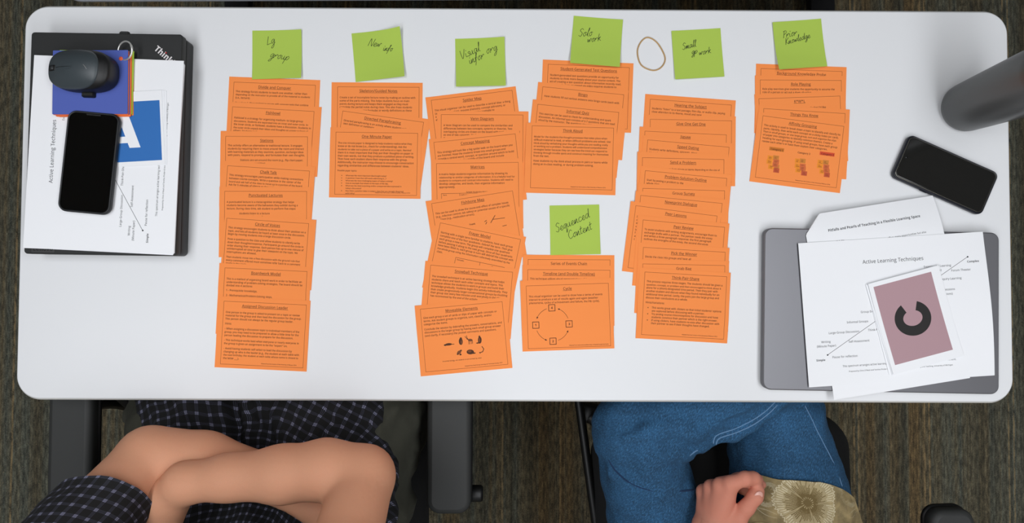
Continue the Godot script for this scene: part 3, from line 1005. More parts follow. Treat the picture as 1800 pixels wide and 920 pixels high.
# ------------------------------------------------------------------ handouts, letter cards
func spectrum_print() -> ImageTexture:         # landscape handout, 279.4 x 215.9 mm at 6 pixels per mm
	var k := 6.0
	var im := Image.create(1676, 1295, false, Image.FORMAT_RGBA8)
	im.fill(M.paper.albedo_color)
	var ink := Color(0.16, 0.16, 0.17, 0.95)
	write(im, "Active Learning Techniques", 140.7 * k, 36.8 * k, 42, ink, "sans", 0.5, 91.0 * k)
	stroke(im, Vector2(31.5, 169.5) * k, Vector2(252.6, 36.3) * k, 3.0, Color(0.25, 0.25, 0.27))
	oval(im, Vector2(31.5, 169.5) * k, 7, 7, 0, Color(0.15, 0.15, 0.16))
	oval(im, Vector2(252.6, 36.3) * k, 7, 7, 0, Color(0.15, 0.15, 0.16))
	for t in [["Experiential Learning", 206.5, 48.9], ["(site visits)", 202.0, 55.0], ["Forum Theater", 240.8, 56.8], ["Inquiry Learning", 224.5, 68.8], ["Hands-on Sessions", 211.0, 84.6], ["(simulations)", 213.0, 91.4], ["Group Evaluations", 104.0, 110.4], ["Informal Groups", 80.1, 124.5], ["Large-Group Discussion", 58.6, 138.6], ["Think-Pair-Share", 111.0, 138.0], ["Writing", 30.5, 151.5], ["(Minute Paper)", 30.9, 157.6], ["Self-Assessment", 80.3, 153.4], ["Pause for reflection", 57.4, 175.0]]:
		write(im, t[0], t[1] * k, t[2] * k, 26, ink, "sans", 0.5)
	write(im, "Complex", 259.7 * k, 45.0 * k, 25, ink, "sans_bold", 0.5)
	write(im, "Simple", 20.8 * k, 178.1 * k, 25, ink, "sans_bold", 0.5)
	write(im, "This spectrum arranges active learning techniques by complexity and classroom time commitment.", 52.9 * k, 189.2 * k, 22, ink, "sans", 0.0, 170.0 * k)
	write(im, "Prepared by Chris O'Neal and Tershia Pinder-Grover, Center for Research on Learning and Teaching, University of Michigan", 61.5 * k, 197.0 * k, 16, ink, "sans", 0.0, 155.0 * k)
	return tex(im)

func pitfalls_print() -> ImageTexture:         # portrait handout
	var k := 6.0
	var im := Image.create(1295, 1676, false, Image.FORMAT_RGBA8)
	im.fill(M.paper.albedo_color)
	var ink := Color(0.14, 0.14, 0.15, 0.95)
	write(im, "Pitfalls and Pearls of Teaching in a Flexible Learning Space", 35.7 * k, 29.5 * k, 34, ink, "sans_bold", 0.0, 152.0 * k)
	write(im, "Flexible spaces, with furniture that moves, offers many opportunities but also", 49.0 * k, 54.4 * k, 22, ink, "sans", 0.0, 141.0 * k)
	write(im, "some challenges for the instructor.", 112.0 * k, 59.6 * k, 22, ink)
	write(im, "Pitfalls:", 45.0 * k, 47.4 * k, 22, ink, "sans_bold")
	return tex(im)

func letter_print(field: Color, ink: Color, box: Rect2, inside: Callable) -> Image:   # 140 x 110 mm at 5 pixels per mm
	var im := Image.create(700, 550, false, Image.FORMAT_RGBA8)
	im.fill(M.paper.albedo_color)
	im.fill_rect(Rect2i(Rect2(box.position * 5.0, box.size * 5.0)), field)
	for y in 550:
		for x in 700:
			if inside.call(Vector2(x + 0.5, y + 0.5) / 5.0):
				im.set_pixel(x, y, ink)
	return im

func capital_a(p: Vector2) -> bool:
	if p.y < 29.0 or p.y > 82.8:
		return false
	var q := absf(p.x - 79.0)
	var outer := 9.0 + (p.y - 29.0) * 0.3234
	return q < outer and (q > outer - 16.2 or (p.y > 65.8 and p.y < 75.5))

func capital_c(p: Vector2) -> bool:
	var q := p - Vector2(73.0, 52.0)
	if (q.x / 26.0) ** 2 + (q.y / 27.6) ** 2 > 1.0:
		return false
	if ((q.x - 0.4) / 11.6) ** 2 + (q.y / 14.6) ** 2 < 1.0:
		return false
	return not (q.x > 0.0 and absf(q.y) < 2.6 + 0.42 * q.x)

func stacked(called: String, label: String, category: String, group: String, at: Vector3, deg: float, w: float, d: float, mats: Array, lift: Callable, thick := 0.2, nx := 20, nz := 20, bend = null) -> MeshInstance3D:
	var o := place(called, sheet(w, d, nx, nz, thick / 1000.0, func(u: float, t: float): return lift.call(u / w + 0.5, t / d + 0.5) / 1000.0, bend), mats)
	o.position = Vector3(at.x / 1000.0, TOP + at.y / 1000.0, at.z / 1000.0)
	o.rotation.y = -deg_to_rad(deg)
	tag(o, label, category, group)
	return o

func build_handouts() -> void:
	var spectrum := mat(Color.WHITE, 0.85, 0.0, spectrum_print())
	var flat := func(_u: float, _v: float): return 0.0
	# left laptop: loose pages turned sideways, the printed one on top (its head is towards the left)
	var turned: Material = M.paper
	for k in 3:
		stacked("handout_page", ["blank white page lowest in the pile on the black laptop", "blank white page second from the bottom of the pile on the black laptop", "white page just under the printed handout on the black laptop"][k], "paper", "pages on the black laptop",
			Vector3(-606.0 + k * 0.6, 42.6 + k * 1.0, -62.0 - k * 0.7), [2.6, 2.3, 1.75][k], 215.0, 282.0, [turned, turned], func(u: float, v: float): return 0.6 * (1.0 - v) ** 2 * u ** 2 * k)
	var o := stacked("handout_page", "handout titled Active Learning Techniques lying sideways under the dark phone on the black laptop", "paper", "pages on the black laptop",
		Vector3(-607.5, 46.0, -64.5), 1.94 - 90.0, 285.0, 220.5, [spectrum, M.paper], flat)
	# right laptop
	var pit := func(u: float, v: float):
		var p := Vector2((u - 0.5) * 207.0, (v - 0.5) * 280.0).rotated(deg_to_rad(-9.36)) + Vector2(556.2, 140.9)
		return -8.0 * clampf((46.0 - p.y) / 46.0, 0.0, 1.4) ** 1.5 - 1.2 * clampf((p.y - 283.0) / 12.0, 0.0, 1.0)
	var cut := func(p: Vector3):               # the far left corner is cut off
		var a := Vector2(-0.1035, -0.1115)
		var n := Vector2(-0.7243, -0.6895)
		var s := (Vector2(p.x, p.z) - a).dot(n)
		if s > 0.0:
			return Vector3(p.x - s * n.x, p.y, p.z - s * n.y)
		return p
	stacked("handout_page", "handout titled Pitfalls and Pearls with its far left corner missing", "paper", "pages on the silver laptop", Vector3(556.2, 18.4, 140.9), -9.36, 207.0, 280.0, [mat(Color.WHITE, 0.85, 0.0, pitfalls_print()), M.paper], pit, 0.2, 44, 56, cut)
	stacked("handout_page", "handout titled Active Learning Techniques with a diagonal line, under the pink letter card", "paper", "pages on the silver laptop", Vector3(570.4, 19.6, 159.4), -3.88, 280.0, 216.5, [spectrum, M.paper],
		func(u: float, v: float): return 6.0 * u ** 6 * sin(PI * pow(v, 1.2)) + 0.8 * (1.0 - u) ** 4)
	# letter cards
	var blank := [M.paper, M.paper]
	stacked("letter_card", "blank white card lowest of the stack under the blue letter A card", "card", "letter cards by the dark phone", Vector3(-585.5, 46.7, -101.5), -1.6, 140.0, 110.0, blank, flat)
	stacked("letter_card", "blank white card directly under the blue letter A card", "card", "letter cards by the dark phone", Vector3(-588.0, 47.1, -101.0), -2.6, 140.0, 110.0, blank, flat)
	var a := letter_print(Color(0.17, 0.42, 0.7), Color(0.93, 0.935, 0.945), Rect2(4.0, 14.6, 132.0, 88.7), capital_a)
	stacked("letter_card", "white card with a white letter A on a blue field, half under the dark phone", "card", "", Vector3(-590.0, 47.6, -100.0), -3.5, 140.0, 110.0, [mat(Color.WHITE, 0.8, 0.0, tex(a)), M.paper], flat)
	stacked("letter_card", "blank white card lowest of the stack under the pink letter C card", "card", "letter cards on the silver laptop", Vector3(594.5, 20.9, 176.5), -14.0, 110.0, 140.0, blank, flat)
	stacked("letter_card", "blank white card directly under the pink letter C card", "card", "letter cards on the silver laptop", Vector3(596.0, 21.5, 175.6), -15.8, 110.0, 140.0, blank, func(u, v): return 0.8 * (u - 0.5) ** 2 + 0.5 * v)
	# the C card is a landscape card standing on its short side
	var c := letter_print(Color(0.68, 0.55, 0.575), Color(0.13, 0.125, 0.12), Rect2(12.8, 6.6, 120.6, 90.0), capital_c)
	stacked("letter_card", "white card with a black letter C on a pink field, lying turned on the handouts", "card", "", Vector3(597.6, 22.6, 174.9), -15.07 - 90.0, 140.0, 110.0, [mat(Color.WHITE, 0.8, 0.0, tex(c)), M.paper], func(u, v): return 1.6 * (2.0 * u - 1.0) ** 2)

# ------------------------------------------------------------------ laptops and phones
func edge(h0: float, h1: float, r: float) -> Array:      # a slab's profile with rounded rims
	return [Vector2(r, h0), Vector2(r * 0.3, h0 + r * 0.3), Vector2(0, h0 + r), Vector2(0, h1 - r), Vector2(r * 0.3, h1 - r * 0.3), Vector2(r, h1)]

func lettering(called: String, s: String, high: float, m: Material, parent: Node, at: Vector3, turn: float, kind := "sans_bold", deep := 0.0004) -> MeshInstance3D:
	var t := TextMesh.new()
	t.text = s
	t.font = font(kind)
	t.font_size = 48
	t.pixel_size = high / 35.0
	t.depth = deep
	t.curve_step = 1.0
	var o := place(called, t, m, parent)
	o.position = at
	o.rotation = Vector3(-PI / 2, turn, 0)
	return o

func build_laptops() -> void:
	var o := thing("laptop", "closed black laptop lying under papers, phone and mouse at the left end", "laptop", Vector3(-0.6106, TOP, -0.081), -deg_to_rad(0.56))
	var s := Solid.new()
	s.slab(0.2225, 0.328, 0.007, edge(0.0015, 0.0265, 0.0022))
	place("base", s.mesh(), M.lid_edge, o)
	for x in [-1, 1]:
		for z in [-1, 1]:
			s = Solid.new()
			s.box(Vector3(0.012, 0.002, 0.03), Vector3(x * 0.09, 0, z * 0.13))
			place("rubber_foot", s.mesh(), M.black, o)
	s = Solid.new()
	s.slab(0.2235, 0.329, 0.005, edge(0.0275, 0.042, 0.0016))
	var lid := place("lid", s.mesh(), M.lid, o)
	s = Solid.new()
	s.box(Vector3(0.0155, 0.006, 0.006), Vector3(0.024, 0.0345, -0.1656))
	place("camera_notch", s.mesh(), M.lid, o)
	s = Solid.new()
	s.box(Vector3(0.034, 0.0006, 0.011), Vector3(-0.0835, 0.0419, 0.157), 0.0, 0.0002, 0.001)
	place("maker_plate", s.mesh(), mat(Color(0.28, 0.28, 0.28), 0.4, 0.4), lid)
	lettering("maker_lettering", "Lenovo", 0.0062, mat(Color(0.05, 0.05, 0.05), 0.5), lid, Vector3(-0.0835, 0.0425, 0.157), 0.0)
	lettering("lid_lettering", "ThinkPad", 0.0088, mat(Color(0.9, 0.88, 0.88), 0.35, 0.1), lid, Vector3(0.0935, 0.0422, -0.1265), -deg_to_rad(40.0))
	s = Solid.new()
	s.lathe([Vector2(0.0002, 0), Vector2(0.0011, 0), Vector2(0.0011, 0.0005), Vector2(0.0002, 0.0006)], Transform3D(Basis.IDENTITY, Vector3(0.0885, 0.0421, -0.1362)), 12)
	place("red_dot", s.mesh(), mat(Color(0.75, 0.05, 0.05), 0.4), lid)

	o = thing("laptop", "closed silver-grey laptop lying under papers at the right end", "laptop", Vector3(0.5502, TOP, 0.1622), -deg_to_rad(0.93))
	s = Solid.new()
	s.slab(0.3552, 0.2438, 0.012, edge(0.0008, 0.0105, 0.0022))
	place("base", s.mesh(), M.aluminium, o)
	s = Solid.new()
	s.slab(0.3552, 0.2438, 0.012, edge(0.0113, 0.0165, 0.0016))
	place("lid", s.mesh(), M.aluminium, o)
	s = Solid.new()
	s.slab(0.30, 0.012, 0.003, edge(0.009, 0.0125, 0.001), Transform3D(Basis.IDENTITY, Vector3(0, 0, -0.114)))
	place("hinge", s.mesh(), M.aluminium_dark, o)
	for x in [-1, 1]:
		for z in [-1, 1]:
			s = Solid.new()
			s.lathe([Vector2(0.001, 0), Vector2(0.008, 0), Vector2(0.008, 0.0012), Vector2(0.001, 0.0012)], Transform3D(Basis.IDENTITY, Vector3(x * 0.15, 0, z * 0.095)), 14)
			place("rubber_foot", s.mesh(), M.black, o)

func build_phones() -> void:
	var o := thing("smartphone", "dark-cased smartphone lying face up on the papers of the black laptop", "phone", Vector3(-0.6232, TOP + 0.0478, -0.0503), -deg_to_rad(5.0))
	var s := Solid.new()
	s.slab(0.0758, 0.148, 0.0125, [Vector2(0.0025, 0), Vector2(0.0006, 0.0012), Vector2(0, 0.003), Vector2(0, 0.0075), Vector2(0.0008, 0.0092), Vector2(0.0019, 0.0094), Vector2(0.0028, 0.0087)], Transform3D.IDENTITY, 8)
	place("case", s.mesh(), M.case_dark, o)
	s = Solid.new()
	s.slab(0.0712, 0.1434, 0.0108, [Vector2(0.0008, 0.0078), Vector2(0, 0.0084), Vector2(0.0006, 0.0091)], Transform3D.IDENTITY, 8)
	var g := place("screen", s.mesh(), M.glass_black, o)
	s = Solid.new()
	s.box(Vector3(0.021, 0.0003, 0.0018), Vector3(0, 0.009, -0.0695), 0.0, 0.0001, 0.0008)
	place("earpiece", s.mesh(), mat(Color(0.07, 0.07, 0.075), 0.5), g)
	s = Solid.new()
	for z in [-0.035, -0.022]:
		s.box(Vector3(0.0016, 0.002, 0.009), Vector3(-0.0381, 0.0035, z), 0.0, 0.0004, 0.0007)
	place("volume_button", s.mesh(), M.case_dark, o)

	o = thing("smartphone", "black smartphone in a blue-black case lying at an angle beside the tumbler", "phone", Vector3(0.6537, TOP + 0.0008, -0.0455), -deg_to_rad(23.85))
	s = Solid.new()
	s.slab(0.1492, 0.0715, 0.0095, [Vector2(0.0022, 0), Vector2(0.0005, 0.001), Vector2(0, 0.003), Vector2(0, 0.0076), Vector2(0.0008, 0.0092), Vector2(0.0018, 0.0094), Vector2(0.0026, 0.0086)], Transform3D.IDENTITY, 8)
	place("case", s.mesh(), M.case_blue, o)
	s = Solid.new()
	s.slab(0.1440, 0.0662, 0.0072, [Vector2(0, 0.0086), Vector2(0.0, 0.0094), Vector2(0.0005, 0.0097), Vector2(0.0011, 0.0094)], Transform3D.IDENTITY, 8)
	place("metal_rim", s.mesh(), mat(Color(0.5, 0.49, 0.46), 0.25, 0.9), o)
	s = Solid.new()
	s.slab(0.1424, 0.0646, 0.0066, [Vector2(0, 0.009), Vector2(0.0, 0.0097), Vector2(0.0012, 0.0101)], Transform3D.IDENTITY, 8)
	g = place("screen", s.mesh(), mat(Color(0.115, 0.115, 0.11), 0.08), o)  # the grey carries the reflected ceiling in its base colour
	s = Solid.new()
	s.lathe([Vector2(0.0003, 0.0100), Vector2(0.0016, 0.0101), Vector2(0.0016, 0.01022), Vector2(0.0003, 0.01024)], Transform3D(Basis.IDENTITY, Vector3(-0.0655, 0, 0)), 14)
	place("camera_hole", s.mesh(), mat(Color(0.03, 0.03, 0.04), 0.2), g)
	s = Solid.new()
	s.box(Vector3(0.012, 0.002, 0.0016), Vector3(-0.02, 0.004, 0.0361), 0.0, 0.0004, 0.0007)
	place("side_button", s.mesh(), M.case_blue, o)

# ------------------------------------------------------------------ mouse, ring-bound cards, tumbler, rubber band
func mouse_top(x: float, z: float) -> float:
	return 0.037 * (1.0 - ((x - 0.012) / 0.077) ** 2) * (1.0 - 0.5 * pow(absf(z) / 0.0305, 2.6))

func squircle(a: float, b: float, e: float, k: float, x0 := 0.0, n := 44) -> Array:
	var out := []
	for j in n:
		var t := TAU * j / n
		out.append(Vector2(x0 + k * a * signf(cos(t)) * pow(absf(cos(t)), 2.0 / e), k * b * signf(sin(t)) * pow(absf(sin(t)), 2.0 / e)))
	return out

func build_mouse() -> void:
	var o := thing("computer_mouse", "dark grey wireless mouse with a black rear shell on blue cards", "mouse", Vector3(-0.6278, TOP + 0.0557, -0.1805), -deg_to_rad(1.5))
	var s := Solid.new()
	var rings := []
	for q in [[0.94, 0.0], [0.985, 0.0015], [1.0, 0.005], [1.0, -1.0], [0.985, -0.95], [0.95, -1.0], [0.85, -1.0], [0.7, -1.0], [0.5, -1.0], [0.3, -1.0], [0.1, -1.0]]:
		var r := PackedVector3Array()
		for p in squircle(0.0478, 0.0295, 2.7, q[0]):
			var y: float = q[1]
			if y < 0.0:
				y = mouse_top(p.x, p.y) * (0.86 if q[0] == 1.0 else 0.95 if q[0] > 0.98 else 1.0)
			r.append(Vector3(p.x, y, p.y))
		rings.append(r)
	s.loft(rings)
	place("body", s.mesh(), M.mouse_body, o)
	s = Solid.new()
	rings = []
	for q in [[1.0, -0.0016], [1.0, 0.0003], [0.975, 0.0011], [0.9, 0.0013], [0.75, 0.0013], [0.55, 0.0013], [0.35, 0.0013], [0.15, 0.0013]]:
		var r := PackedVector3Array()
		for p in squircle(0.0412, 0.0288, 2.5, q[0], -0.0062):
			r.append(Vector3(p.x, mouse_top(p.x, p.y) + q[1], p.y))
		rings.append(r)
	s.loft(rings)
	var top := place("top_shell", s.mesh(), M.mouse_top, o)
	s = Solid.new()
	s.tube([Vector3(-0.0285, mouse_top(-0.0285, 0) + 0.0013, 0), Vector3(-0.016, mouse_top(-0.016, 0) + 0.00135, 0), Vector3(-0.003, mouse_top(-0.003, 0) + 0.0013, 0)], [0.0004, 0.0004, 0.0002], 6)
	place("button_seam", s.mesh(), M.black, top)
	s = Solid.new()
	s.slab(0.0135, 0.008, 0.002, [Vector2(0, 0.0), Vector2(0, 0.0018), Vector2(0.0006, 0.0022)], Transform3D(Basis(Vector3.BACK, 0.42), Vector3(-0.036, mouse_top(-0.036, 0) + 0.0002, 0)))
	place("wheel_slot", s.mesh(), M.black, o)
	s = Solid.new()
	s.lathe([Vector2(0.001, -0.003), Vector2(0.0045, -0.003), Vector2(0.005, -0.002), Vector2(0.005, 0.002), Vector2(0.0045, 0.003), Vector2(0.001, 0.003)], Transform3D(Basis(Vector3.RIGHT, PI / 2), Vector3(-0.036, mouse_top(-0.036, 0) - 0.0002, 0)), 20)
	place("scroll_wheel", s.mesh(), M.case_dark, o)
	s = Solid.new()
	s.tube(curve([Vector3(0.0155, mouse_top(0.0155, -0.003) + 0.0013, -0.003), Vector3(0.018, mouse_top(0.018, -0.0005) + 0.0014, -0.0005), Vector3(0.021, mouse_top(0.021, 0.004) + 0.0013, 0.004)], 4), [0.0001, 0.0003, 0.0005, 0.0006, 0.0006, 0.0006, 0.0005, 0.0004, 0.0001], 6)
	place("glint_sliver", s.mesh(), mat(Color(0.6, 0.6, 0.6), 0.3, 0.5), top)  # a glint on the shell, built as a thin pale sliver
	s = Solid.new()
	s.slab(0.019, 0.010, 0.002, [Vector2(0.0, 0.0), Vector2(0.0006, 0.004), Vector2(0.002, 0.006)], Transform3D(Basis.IDENTITY, Vector3(0.004, 0.0, 0.0305)))
	place("side_tab", s.mesh(), M.mouse_body, o)

func build_ring_cards() -> void:
	var o := thing("ring_bound_cards", "blue, orange and green blank cards held on a metal ring under the mouse", "cards", Vector3(-0.6246, TOP + 0.0468, -0.1684), deg_to_rad(0.64))
	var tone := [Color(0.93, 0.5, 0.2), Color(0.62, 0.74, 0.22), Color(0.93, 0.44, 0.2), Color(0.3, 0.37, 0.68), Color(0.93, 0.44, 0.2), Color(0.3, 0.37, 0.68)]
	var off := [Vector2(4.6, 1.5), Vector2(5.0, -1.5), Vector2(3.0, 2.6), Vector2(1.2, 0.4), Vector2(0.6, 0.8), Vector2.ZERO]
	for k in 6:
		var s := Solid.new()
		s.slab(0.1095, 0.094, 0.001, [Vector2(0, 0.0), Vector2(0, 0.0011)], Transform3D(Basis(Vector3.UP, [0.015, -0.02, -0.006, 0.004, -0.002, 0.0][k]), Vector3(off[k].x / 1000.0, k * 0.00135, off[k].y / 1000.0)), 2)
		var c := place("coloured_card", s.mesh(), mat(tone[k], 0.8), o)
		if k == 5:
			s = Solid.new()
			s.lathe([Vector2(0.0005, 0.0), Vector2(0.003, 0.0), Vector2(0.003, 0.00012), Vector2(0.0005, 0.00014)], Transform3D(Basis.IDENTITY, Vector3(0.0444, 0.00785, -0.0345)), 16)
			place("punched_hole", s.mesh(), mat(Color(0.93, 0.4, 0.25), 0.8), c)
	var path := []
	var mid := Vector3(0.0515, 0.0062, -0.0455)
	for k in 48:
		var a := TAU * k / 48
		var q := Vector2(cos(a), sin(a)).rotated(deg_to_rad(-35))
		path.append(mid + Vector3(q.x * 0.0132, 0, q.y * 0.0132) + Vector3(0, -0.0058 * sin(a - 2.0) + 0.0036, 0))
	var s := Solid.new()
	s.ring(path, 0.0012)
	var wire := place("binder_ring", s.mesh(), M.chrome, o)
	s = Solid.new()
	s.tube([path[1], path[3], path[5], path[7]], 0.0017, 10)
	place("ring_clasp", s.mesh(), M.chrome, wire)

func build_tumbler() -> void:
	var o := thing("tumbler", "tall matte grey metal tumbler standing at the right edge", "tumbler", Vector3(0.6857, TOP, -0.1489))
	var s := Solid.new()
	s.lathe([Vector2(0.002, 0.0012), Vector2(0.027, 0.0012), Vector2(0.0285, 0.0), Vector2(0.031, 0.0008), Vector2(0.034, 0.0035), Vector2(0.0362, 0.008), Vector2(0.0373, 0.015), Vector2(0.039, 0.05), Vector2(0.0415, 0.11), Vector2(0.0445, 0.185), Vector2(0.045, 0.197), Vector2(0.044, 0.2), Vector2(0.01, 0.2)], Transform3D.IDENTITY, 64)
	place("body", s.mesh(), M.tumbler, o)
	s = Solid.new()
	s.lathe([Vector2(0.002, 0.2), Vector2(0.0435, 0.2), Vector2(0.0452, 0.202), Vector2(0.0452, 0.209), Vector2(0.043, 0.212), Vector2(0.038, 0.211), Vector2(0.036, 0.206), Vector2(0.003, 0.206)], Transform3D.IDENTITY, 48)
	place("lid", s.mesh(), mat(Color(0.05, 0.05, 0.055), 0.4), o)

func build_band() -> void:
	var pts := []
	for p in [Vector2(201.3, -257.7), Vector2(216.1, -248.9), Vector2(227.6, -226.7), Vector2(222.3, -211.9), Vector2(208.6, -206.5), Vector2(190.7, -215.0), Vector2(185.0, -235.0), Vector2(190.4, -250.5)]:
		pts.append(Vector3(p.x / 1000.0, TOP + 0.0009, p.y / 1000.0))
	var loop := []
	for i in 8:
		for k in 8:
			loop.append(pts[i].cubic_interpolate(pts[(i + 1) % 8], pts[(i + 7) % 8], pts[(i + 2) % 8], k / 8.0))
	var s := Solid.new()
	s.ring(loop, 0.0011)
	tag(place("rubber_band", s.mesh(), M.rubber), "tan rubber band lying open between two green notes", "rubber band")

# ------------------------------------------------------------------ bodies and clothes: tapered bones, smoothly joined on a grid and meshed by surface nets
class Flesh:
	var lo := Vector3.ZERO
	var n := Vector3i.ZERO
	var cell := 0.008
	var g := PackedFloat32Array()

	func _init(bones: Array, k: float, size: float, grow := 0.0) -> void:
		cell = size
		var hi := Vector3(-1e9, -1e9, -1e9)
		lo = Vector3(1e9, 1e9, 1e9)
		for b in bones:
			var r := maxf(b[2], b[3]) + grow + k + 3.0 * cell
			for p in [b[0], b[1]]:
				lo = lo.min(p - Vector3.ONE * r)
				hi = hi.max(p + Vector3.ONE * r)
		n = Vector3i(((hi - lo) / cell).ceil()) + Vector3i.ONE
		g.resize(n.x * n.y * n.z)
		g.fill(1.0)
		for b in bones:
			var a: Vector3 = b[0]
			var ab: Vector3 = b[1] - a
			var inv := 1.0 / maxf(ab.length_squared(), 1e-9)
			var ra: float = b[2] + grow
			var rd: float = b[3] - b[2]
			var reach := maxf(b[2], b[3]) + grow + k + 2.0 * cell
			var i0 := Vector3i(((b[0].min(b[1]) - Vector3.ONE * reach - lo) / cell).floor()).clamp(Vector3i.ZERO, n - Vector3i.ONE)
			var i1 := Vector3i(((b[0].max(b[1]) + Vector3.ONE * reach - lo) / cell).ceil()).clamp(Vector3i.ZERO, n - Vector3i.ONE)
			for z in range(i0.z, i1.z + 1):
				for y in range(i0.y, i1.y + 1):
					var at := (z * n.y + y) * n.x
					for x in range(i0.x, i1.x + 1):
						var p := lo + Vector3(x, y, z) * cell - a
						var t := clampf(p.dot(ab) * inv, 0.0, 1.0)
						var d := (p - ab * t).length() - ra - rd * t
						var o := g[at + x]
						var h := maxf(k - absf(d - o), 0.0) / k
						g[at + x] = minf(d, o) - h * h * k * 0.25

	func bend(by: Callable) -> void:          # wrinkles: move the surface outwards by by(point) metres
		for z in n.z:
			for y in n.y:
				var at := (z * n.y + y) * n.x
				for x in n.x:
					if absf(g[at + x]) < 0.03:
						g[at + x] -= by.call(lo + Vector3(x, y, z) * cell)

	func top(px: float, pz: float) -> float:   # height of the surface seen from above
		var fx := clampf((px - lo.x) / cell, 0.0, n.x - 1.001)
		var fz := clampf((pz - lo.z) / cell, 0.0, n.z - 1.001)
		var x := int(fx)
		var z := int(fz)
		fx -= x
		fz -= z
		var last := 1.0
		for y in range(n.y - 1, -1, -1):
			var a := (z * n.y + y) * n.x + x
			var b := a + n.y * n.x
			var v := lerpf(lerpf(g[a], g[a + 1], fx), lerpf(g[b], g[b + 1], fx), fz)
			if v < 0.0:
				return lo.y + cell * (y + (0.0 if last >= 1.0 else v / (v - last)))
			last = v
		return -1.0

	func skin(s: Solid, uvf = null) -> void:
		var from := s.tri.size()
		var cells := {}
		var step := [1, n.x, n.x * n.y]
		var corner := []
		for c in 8:
			corner.append((c & 1) + ((c >> 1) & 1) * n.x + ((c >> 2) & 1) * n.x * n.y)
		var edges := [[0, 1], [2, 3], [4, 5], [6, 7], [0, 2], [1, 3], [4, 6], [5, 7], [0, 4], [1, 5], [2, 6], [3, 7]]
		for z in n.z - 1:
			for y in n.y - 1:
				var row := (z * n.y + y) * n.x
				for x in n.x - 1:
					if absf(g[row + x]) > cell * 5.0:
						continue
					var at := row + x
					var mask := 0
					for c in 8:
						if g[at + corner[c]] < 0.0:
							mask |= 1 << c
					if mask == 0 or mask == 255:
						continue
					var sum := Vector3.ZERO
					var many := 0
					for e in edges:
						if ((mask >> e[0]) & 1) != ((mask >> e[1]) & 1):
							var va := g[at + corner[e[0]]]
							var vb := g[at + corner[e[1]]]
							var t := va / (va - vb)
							var pa := Vector3(e[0] & 1, (e[0] >> 1) & 1, (e[0] >> 2) & 1)
							sum += pa.lerp(Vector3(e[1] & 1, (e[1] >> 1) & 1, (e[1] >> 2) & 1), t)
							many += 1
					var p := lo + (Vector3(x, y, z) + sum / many) * cell
					cells[at] = s.add(p, uvf.call(p) if uvf != null else Vector2.ZERO)
		for at in cells:
			var inside := g[at] < 0.0
			for ax in 3:
				var b: int = at + step[ax]
				if (g[b] < 0.0) == inside:
					continue
				var u: int = step[(ax + 1) % 3]
				var w: int = step[(ax + 2) % 3]
				if cells.has(at - u) and cells.has(at - w) and cells.has(at - u - w):
					if inside:
						s.quad(cells[at], cells[at - u], cells[at - u - w], cells[at - w])
					else:
						s.quad(cells[at], cells[at - w], cells[at - u - w], cells[at - u])
		s.outward(from)

func chain(pts: Array, radii: Array) -> Array:
	var out := []
	for i in pts.size() - 1:
		out.append([pts[i], pts[i + 1], radii[i], radii[i + 1]])
	return out

# a thin line laid on a surface seen from above
func seam(called: String, f: Flesh, pts: Array, r: float, m: Material, parent: Node, sink := 0.0) -> void:
	var path := []
	for p in curve(pts, 5):
		path.append(Vector3(p.x, f.top(p.x, p.y) - sink, p.y))
	for k in 2:
		for i in range(1, path.size() - 1):
			path[i].y = (path[i - 1].y + path[i].y * 2.0 + path[i + 1].y) / 4.0
	var s := Solid.new()
	s.tube(path, r, 6)
	place(called, s.mesh(), m, parent)

func head_bones(c: Vector3) -> Array:          # c: middle of the skull; the face looks towards -z and a little down
	return [
		[c + Vector3(0, 0.02, 0.02), c + Vector3(0, 0.015, -0.025), 0.088, 0.08],
		[c + Vector3(0, -0.03, -0.03), c + Vector3(0, -0.085, -0.06), 0.066, 0.036],
		[c + Vector3(-0.03, -0.035, -0.045), c + Vector3(0.03, -0.035, -0.045), 0.045, 0.045],
		[c + Vector3(-0.045, -0.06, -0.015), c + Vector3(0, -0.095, -0.062), 0.03, 0.022],
		[c + Vector3(0.045, -0.06, -0.015), c + Vector3(0, -0.095, -0.062), 0.03, 0.022],
		[c + Vector3(0, -0.008, -0.098), c + Vector3(0, -0.038, -0.113), 0.009, 0.013],
		[c + Vector3(-0.035, 0.012, -0.088), c + Vector3(0.035, 0.012, -0.088), 0.014, 0.014],
		[c + Vector3(-0.084, 0.0, 0.005), c + Vector3(-0.082, -0.04, 0.0), 0.014, 0.009],
		[c + Vector3(0.084, 0.0, 0.005), c + Vector3(0.082, -0.04, 0.0), 0.014, 0.009],
		[c + Vector3(0, -0.07, 0.01), c + Vector3(0, -0.2, 0.035), 0.056, 0.062],
	]

